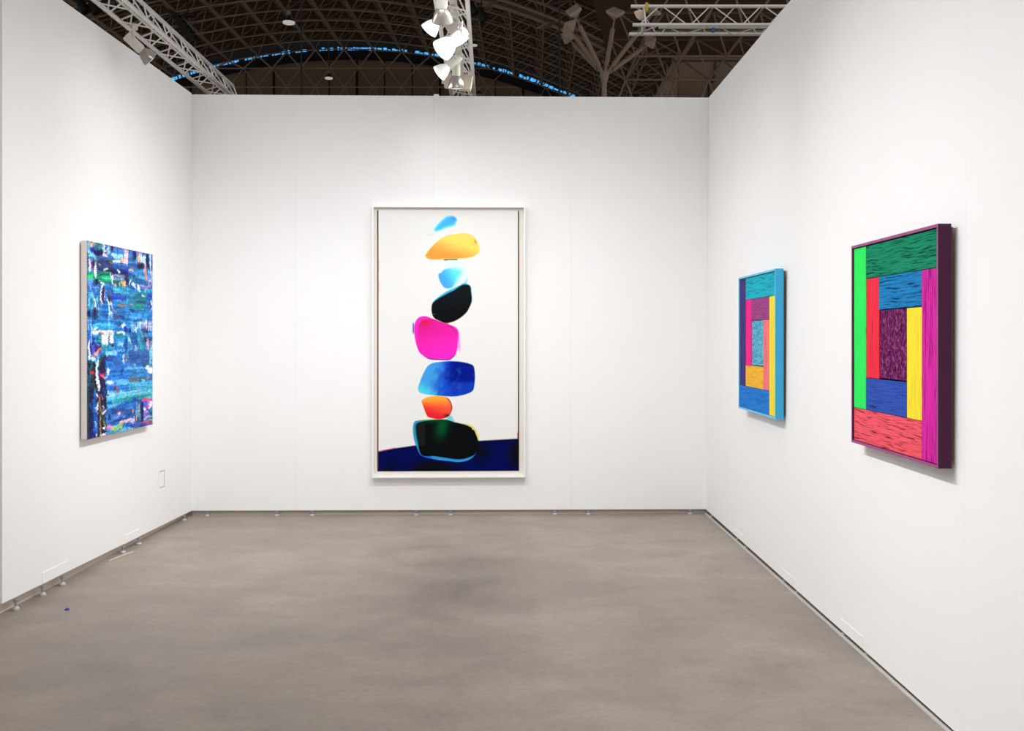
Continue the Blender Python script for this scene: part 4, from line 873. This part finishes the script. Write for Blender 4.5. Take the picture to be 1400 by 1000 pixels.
lamp('brightly lit lamp at the right of the middle cluster, tipped down to the right', at(626, 51, 7.12), (.50, .25, -.80), (-.41, 7.12, ZT + .02), .070, .13, .042)
lamp('brightly lit small lamp low in the middle cluster, tipped down to the left', at(606, 96, 7.45), (-.70, -.12, -.60), (-.42, 7.47, ZT + .02), .064, .12, .03)
lamp('spot lamp with clear silver reflector, last in the middle cluster next to the back wall', at(624, 112, 7.72), (.0, .30, -.95), (-.43, 7.66, ZT + .02), .068, .125, .032, False)
b = MB(); b.box(-.11, .11, -.03, .03, -.062, .062); o = b.build('ballast_box', mat('beige_metal', (188, 174, 156), .6), bevel=.006)
o.location = at(627, 112, 8.05); o.rotation_euler = (0, .14, 0); tag(o, 'beige metal ballast box on the middle truss behind the last lamp', 'ballast box')
hb = MB(); hb.box(-.02, .02, -.008, .008, .06, .19); hb.build('bracket', M['lampbody'], o)
kb = MB(); kb.box(-.135, -.112, -.015, .015, -.03, .03); kb.build('cable_gland', M['lampbody'], o)

# ------------------------------------------------------------------ the hall behind: barrel vault
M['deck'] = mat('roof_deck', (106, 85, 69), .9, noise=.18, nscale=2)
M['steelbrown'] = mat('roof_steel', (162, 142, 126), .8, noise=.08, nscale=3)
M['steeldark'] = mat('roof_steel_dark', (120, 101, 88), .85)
M['endpanel'] = mat('end_wall_panel', (128, 108, 91), .9, noise=.1, nscale=1.5)
Rv, ZC, YE, MOD = 33.2, 19.03 - 33.2, 60.0, 1.82
def ax(y): return -10.2 + (y - 60) * .0185
def vp(th, y, r): return Vector((ax(y) + r * math.sin(th), y, ZC + r * math.cos(th)))
dth = 1.75 / Rv
# deck
b = MB(); ths = [-.66 + i * .02 for i in range(62)]
ys = [20, 36, 46, 62]
for i in range(len(ths) - 1):
    for j in range(len(ys) - 1):
        q = [vp(ths[i], ys[j], Rv + 1.06), vp(ths[i + 1], ys[j], Rv + 1.06), vp(ths[i + 1], ys[j + 1], Rv + 1.06), vp(ths[i], ys[j + 1], Rv + 1.06)]
        b.add(q, [(0, 1, 2, 3)])
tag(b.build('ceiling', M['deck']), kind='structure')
b = MB()
for k in range(int((62 - 44) / .6)):
    y = 44 + k * .6; b.path([vp(t_, y, Rv + 1.0) for t_ in ths[::2]], .05, 4)
tag(b.build('trim_deck_ribs', M['deck']), kind='structure')
# end wall, black band, skylight slit
b = MB(); sky = MB(); blk = MB()
nn = 62
for i in range(nn):
    t0 = -.62 + i * .02; t1 = t0 + .0185
    p = [vp(t0, 62.6, Rv + .10), vp(t0 + .02, 62.6, Rv + .10)]
    b.add([(p[0].x, 62.6, 0), (p[1].x, 62.6, 0), p[1], p[0]], [(0, 1, 2, 3)])
    blk.add([vp(t0, 62.55, Rv + .05), vp(t0 + .02, 62.55, Rv + .05), vp(t0 + .02, 62.55, Rv + 1.6), vp(t0, 62.55, Rv + 1.6)], [(0, 1, 2, 3)])
    u = t0; rr = random.Random(i)
    while u < t0 + .02:
        l = rr.uniform(.0025, .009); g_ = rr.uniform(.0008, .003)
        if rr.random() < .86:
            a0 = .62 + rr.uniform(0, .06); a1 = .84 + rr.uniform(-.08, .02)
            sky.add([vp(u, 62.45, Rv + a0), vp(u + l, 62.45, Rv + a0), vp(u + l, 62.45, Rv + a1), vp(u, 62.45, Rv + a1)], [(0, 1, 2, 3)])
        u += l + g_
tag(b.build('wall_far_end', M['endpanel']), kind='structure'); tag(blk.build('trim_black_band', M['blackgap']), kind='structure'); tag(sky.build('window_1', M['blue_sky']), kind='structure')
b = MB()
for k in range(-16, 17):
    x = ax(60) + k * 1.75 + .4; th = math.asin(max(-.95, min(.95, (x - ax(60)) / Rv))); b.tube((x, 62.4, 0), (x, 62.4, ZC + (Rv + .05) * math.cos(th)), 0.04 if k % 3 else .08, 4)
tag(b.build('trim_panel_joints', M['blackgap']), kind='structure')

vf = thing('vault_frame', 'dark brown steel space frame under the curved hall roof', 'roof frame', (0, 0, 0))
NA = 9
webs = []
kk = range(-11, 11)
for j in range(NA):
    y = YE - MOD * j
    MB().path([vp(k * dth, y, Rv) for k in kk], .040, 5).build('arch_chord', M['steelbrown'], vf)
    yu = y - MOD / 2
    MB().path([vp((k + .5) * dth, yu, Rv + .95) for k in kk], .034, 4).build('arch_chord', M['steelbrown'], vf)
for k in kk:
    MB().path([vp(k * dth, YE - MOD * j, Rv) for j in range(NA)], .060, 5).build('ridge_chord', M['steelbrown'], vf)
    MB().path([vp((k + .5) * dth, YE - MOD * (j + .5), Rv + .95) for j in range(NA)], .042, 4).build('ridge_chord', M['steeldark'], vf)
for j in range(NA):
    for k in kk:
        U = vp((k + .5) * dth, YE - MOD * (j + .5), Rv + .95)
        for dk in (0, 1):
            for dj in (0, 1):
                if j + dj < NA: webs.append((vp((k + dk) * dth, YE - MOD * (j + dj), Rv), U))
random.shuffle(webs)
for a_, c_ in webs[:90]: MB().tube(a_, c_, .032, 4).build('web_strut', M['steelbrown'], vf)
b = MB()
for a_, c_ in webs[90:]: b.tube(a_, c_, .032, 4)
tag(b.build('web_lattice', M['steelbrown'], vf), kind='stuff')
# end lattice in front of the end wall
ef = thing('end_lattice', 'flat diagonal steel lattice in front of the far end wall', 'roof frame', (0, 60, 0))
z1_, z2_, z3_ = 1.56 + 16.29, 1.56 + 15.15, 1.56 + 13.6
xs_ = [ax(60) + (k + .5) * 1.75 for k in range(-9, 10)]
def arcz(x): return ZC + math.sqrt(Rv * Rv - (x - ax(60)) ** 2)
for zz, lim in ((z1_, 8.9), (z2_, 10.5), (z3_, 12.6)):
    MB().tube((ax(60) - lim, 0, zz), (ax(60) + lim, 0, zz), .042, 5).build('rail', M['steelbrown'], ef)
db = MB()
for k in range(-8, 9):
    x = ax(60) + k * 1.75; zt = arcz(x)
    for sx in (-.875, .875):
        x2 = x + sx
        if zt > z1_ + .1 and abs(x2 - ax(60)) < 8.9:
            MB().tube((x, 0, zt), (x2, 0, z1_), .05, 5).build('diagonal', M['steelbrown'], ef)
        if abs(x - ax(60)) < 9: MB().tube((x2, 0, min(z1_, arcz(x2))), (x, 0, z2_), .034, 4).build('diagonal', M['steelbrown'], ef)
        MB().tube((x, 0, z2_), (x2, 0, z3_), .034, 4).build('diagonal', M['steelbrown'], ef)
# heavy rib with node plates on the right flank of the vault
hr = thing('heavy_rib', 'thicker curved steel rib with pale node plates, right of the lamp cluster', 'roof rib', (0, 0, 0))
MB().path([vp(.26 + i * .03, 47.0, Rv - .25) for i in range(8)], .11, 6).build('chord', M['steelbrown'], hr)
MB().path([vp(.26 + i * .03, 46.0, Rv - .25) for i in range(8)], .08, 6).build('chord', M['steelbrown'], hr)
for i in (1, 4, 7):
    p = vp(.26 + i * .03, 47.0, Rv - .3); b = MB(); b.lathe([(.001, -.1), (.42, -.02), (.42, .03), (.001, .1)], Matrix.Translation(p) @ Matrix.Rotation(-.3, 4, 'Y') @ Matrix.Scale(1.5, 4, (1, 0, 0)), 4); b.build('node_plate', M['steelbrown'], hr)

# ---- flat valley frame on the right, carried by a branching column
vy_ = thing('valley_frame', 'flat steel space frame on the right, seen below the right truss', 'roof frame', (0, 0, 0))
A0 = 1.56 + 11.75; A1 = 1.56 + 13.05
Y0, Y1 = 34.6, 45.4; X0, X1 = 4.6, 16.0
rows = [38.2, 41.4, 45.2]; xcols = [5.2 + 1.9 * i for i in range(6)]
vw = MB()
for n_, y in enumerate(rows):
    MB().tube((X0 + .25 * n_, y, A0 - .0), (X1, y, A0), .085 if n_ == 0 else .05, 6).build('lower_chord', M['steelbrown'], vy_)
for i, x in enumerate(xcols):
    MB().path([(x, y, A0) for y in rows], .05, 5).build('cross_chord', M['steelbrown'], vy_)
ur = [36.4, 39.8, 43.4, 46.8]; ux_ = [4.3 + 1.9 * i for i in range(7)]
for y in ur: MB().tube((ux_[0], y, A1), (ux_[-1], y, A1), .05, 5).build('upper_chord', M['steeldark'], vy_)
cnt = 0
for a_, y in enumerate(rows):
    for x in xcols:
        for yy in (ur[a_], ur[a_ + 1]):
            for xx in (x - .9, x + .95):
                MB().tube((x, y, A0), (xx, yy, A1), .04, 5).build('web_strut', M['steelbrown'], vy_)
for x in xcols[:4]:     # vertical lattice hanging behind
    for sx in (-.95, .95):
        MB().tube((x, 45.2, A0), (x + sx, 45.2, A0 - 2.6), .045, 5).build('hanging_strut', M['steelbrown'], vy_)
MB().tube((5.4, 45.2, A0 - 2.6), (14, 45.2, A0 - 2.6), .05, 5).build('lower_chord', M['steelbrown'], vy_)
for x in (xcols[0] + .5, xcols[2] - .3, xcols[3]):
    b = MB(); b.lathe([(.001, -.06), (.3, -.02), (.3, .02), (.001, .06)], Matrix.Translation((x + .6, 38.2, A0 - .02)) @ Matrix.Scale(1.5, 4, (1, 0, 0)), 6); b.build('node_plate', M['steelbrown'], vy_)
b = MB(); b.add([(2.5, 35, A1 + .35), (18, 35, A1 + .35), (18, 47.5, A1 + .35), (4.6, 47.5, A1 + .35)], [(0, 1, 2, 3)]); tag(b.build('ceiling_valley_deck', M['deck']), kind='structure')
b = MB(); b.box(8.6, 40, 62.7, 62.9, 0, 24); M['sidepanel'] = mat('side_wall_panel', (100, 83, 69), .9, noise=.1, nscale=1.5)
tag(b.build('wall_far_side', M['sidepanel']), kind='structure')
b = MB(); b.box(8.35, 20, 49.5, 49.8, 0, 17); tag(b.build('wall_side_hall', M['sidepanel']), kind='structure')
b = MB(); b.path([(10.2, 49.44, 15.4), (10.05, 49.44, 14.3), (9.85, 49.44, 14.3), (9.85, 49.44, 8)], .05, 5); tag(b.build('conduit', M['black']), 'thin black conduit bent down the brown wall panel behind the right roof frame', 'conduit')

tree = thing('tree_column', 'brown steel column splitting into branching struts under the hall roof', 'column', (3.55, 38, 0))
J = Vector((0, 0, 1.56 + (460 - 104) * 38 / 1350))
MB().tube((0, 0, 0), J, .10, 12).build('trunk', M['steelbrown'], tree, smooth=True)
MB().lathe([(.10, -.25), (.16, -.1), (.19, .05), (.12, .2), (.001, .25)], Matrix.Translation(J), 12).build('joint', M['steelbrown'], tree, smooth=True)
for (bx, by, dy) in ((787, 24, -1.6), (840, 27, -1.5), (890, 22, -.8), (884, 62, 1.3), (782, 44, .6), (780, 56, 1.8)):
    d = 38 + dy; e = Vector(((bx - 700) * d / 1350 - 3.55, dy, 1.56 + (460 - by) * d / 1350))
    u = (e - J).normalized()
    br_ = MB().tube(J + u * .1, J + u * .5, .05, 8).tube(J + u * .5, e - u * .35, .088, 10).tube(e - u * .35, e, .03, 8).build('branch', M['steelbrown'], tree, smooth=True)
    out = Vector((u.x, u.y, .35)).normalized()
    pb = MB(); Mx = Matrix.Translation(e + Vector((0, 0, .1))) @ u.to_track_quat('Z', 'Y').to_matrix().to_4x4()
    pb.lathe([(.001, -.12), (.34, .14), (.36, .24), (.001, .26)], Mx, 4); pb.build('cap_plate', mat('cap_plate_paint', (196, 176, 162), .8), br_)

# ---- pendant lamps, speakers, stage lights, hanging cables
M['pend'] = mat('pendant_grey', (150, 142, 136), .6); M['pend_dark'] = mat('pendant_shade', (62, 50, 44), .6)
M['pend_lens'] = mat('pendant_lens', (235, 235, 235), .3, emit=(255, 250, 240), estr=.35)
def pendant(px, py, d, s, label, lit=True):
    p = at(px, py, d); t = thing('pendant_lamp', label, 'pendant lamp', p, 0, 'high-bay pendant lamps under the hall roof')
    b = MB(); b.box(-.09 * s, .09 * s, -.09 * s, .09 * s, .32 * s, .50 * s); b.build('ballast', M['pend'], t)
    b = MB(); b.lathe([(.07 * s, .32 * s), (.10 * s, .22 * s), (.24 * s, .06 * s), (.26 * s, 0)], n=18); b.build('shade', M['pend_dark'], t, smooth=True)
    b = MB(); b.lathe([(.27 * s, .03 * s), (.27 * s, -.03 * s), (.2 * s, -.06 * s), (.001, -.07 * s)], n=18); b.build('lens', M['pend_lens'] if lit else M['pend'], t, smooth=True)
    th = math.asin((p.x - ax(d)) / Rv); zt = ZC + (Rv + .9) * math.cos(th)
    b = MB(); b.tube((0, 0, .5 * s), (0, 0, zt - p.z), .02, 5); b.build('stem', M['steeldark'], t)
pendant(395, 31, 46, 1.05, 'lit pendant lamp under the hall roof, nearest to the left truss')
pendant(449.5, 107, 57, .85, 'lit pendant lamp seen low in front of the far end wall')
pendant(648, 62, 50, .66, 'lit pendant lamp just right of the middle truss')
pendant(655, 130, 57, .8, 'unlit grey pendant lamp just above the back wall, right of the middle truss', False)
sp = thing('line_array_speaker', 'black hanging loudspeaker array under the roof, right of the left truss', 'loudspeaker', at(250, 35, 40))
for i in range(5):
    b = MB(); b.box(-.24, .24, -.25, .25, -.09, .09); o = b.build('cabinet', M['black'], sp, bevel=.02); o.location = (-.30 + i * .15, 0, .42 - i * .21); o.rotation_euler = (0, .5 - .08 * i, 0)
b = MB(); b.box(.1, .5, -.1, .1, .35, .5); b.tube((.2, 0, .5), (.2, 0, 6.5), .02, 5); b.build('hanger', M['black'], sp)
for px, py, nm in ((645, 12, 'left one of the pair beside the middle truss'), (658, 20, 'right one of the pair beside the middle truss'), (113, 9, 'left one of the pair above the left wall'), (129, 9, 'right one of the pair above the left wall')):
    t = thing('stage_light', 'black drum-shaped stage light under the roof, ' + nm, 'stage light', at(px, py, 36), 0, 'black stage lights under the roof')
    b = MB(); b.lathe([(.001, -.24), (.12, -.24), (.17, -.05), (.19, .24), (.001, .20)], Matrix.Rotation(2.6, 4, 'Y'), 14); b.build('housing', M['black'], t, smooth=True)
    b = MB(); b.tube((0, 0, .1), (0, 0, 6.0), .02, 5); b.box(-.1, .1, -.03, .03, .22, .28); b.build('hanger', M['black'], t)
for px, d, nm in ((412, 30, 'left of the middle truss'), (765, 30, 'left of the branching column')):
    b = MB(); b.tube(at(px, 140, d), at(px, -120, d), .028, 6); tag(b.build('hanging_cable', M['black']), 'thin black cable hanging straight down from the hall roof, ' + nm, 'cable', 'black hanging cables')

# ------------------------------------------------------------------ light
w = bpy.data.worlds.new('world'); scn.world = w; w.use_nodes = True
bg = w.node_tree.nodes['Background']; bg.inputs['Color'].default_value = (1.0, .99, .975, 1); bg.inputs['Strength'].default_value = .64
def area(name, loc, aim, sx, sy, power, spread=180, col=(1, .985, .96)):
    l = bpy.data.lights.new(name, 'AREA'); l.shape = 'RECTANGLE'; l.size = sx; l.size_y = sy; l.energy = power; l.color = col; l.spread = math.radians(spread)
    o = bpy.data.objects.new(name, l); COL.objects.link(o); o.location = loc
    d = Vector(aim) - Vector(loc); o.rotation_euler = d.to_track_quat('-Z', 'Y').to_euler(); return o
def strip(name, loc, aim, length, power, spread, axis=(0, 1, 0)):
    """a row of track lamps, or an added fill strip, along an axis: emission plane tilted about the truss axis"""
    l = bpy.data.lights.new(name, 'AREA'); l.shape = 'RECTANGLE'; l.size = .10; l.size_y = length; l.energy = power; l.spread = math.radians(spread); l.color = (.985, .992, 1)
    o = bpy.data.objects.new(name, l); COL.objects.link(o); o.location = loc
    z = -(Vector(aim) - Vector(loc)).normalized(); y = Vector(axis); x = y.cross(z).normalized(); y = z.cross(x)
    o.rotation_euler = Matrix((x, y, z)).transposed().to_euler(); return o
strip('lamp_row_left', (-0.1, 5.5, 3.72), (-0.795, 5.5, 3.001), 5.2, 16, 88)
strip('lamp_row_left', (-0.1, 6.7, 3.72), (-0.795, 6.7, 3.001), 0.8, 15, 88)
strip('lamp_row_and_fill_right', (-1.2, 4.5, 3.72), (-0.481, 4.5, 3.025), 7.6, 30, 86)
strip('lamp_row_and_fill_right', (-1.2, 4.3, 3.72), (-0.481, 4.3, 3.025), 0.8, 12, 86)
strip('lamp_row_and_fill_right', (-2.35, 4.0, 3.72), (-1.607, 4.0, 3.051), 6.8, 6, 82)  # added fill strip, evens out the light on the right wall
strip('lamp_row_and_fill_back', (-.53, 5.8, 3.80), (-.53, 6.495, 3.081), 3.4, 22, 88, (1, 0, 0))
strip('lamp_row_and_fill_back', (-.53, 4.3, 3.80), (-.53, 5.019, 3.105), 3.4, 10, 84, (1, 0, 0))  # second strip added as fill to flatten the back wall light
def spot(name, loc, aim, power, size, blend, r=.06):
    l = bpy.data.lights.new(name, 'SPOT'); l.energy = power; l.spot_size = math.radians(size); l.spot_blend = blend; l.shadow_soft_size = r; l.color = (1, .985, .965)
    o = bpy.data.objects.new(name, l); COL.objects.link(o); o.location = loc; o.rotation_euler = (Vector(aim) - Vector(loc)).to_track_quat('-Z', 'Y').to_euler(); return o
spot('back_spot', (-.42, 7.80, 3.50), (-.42, 8.25, 0), 10, 80, .8)
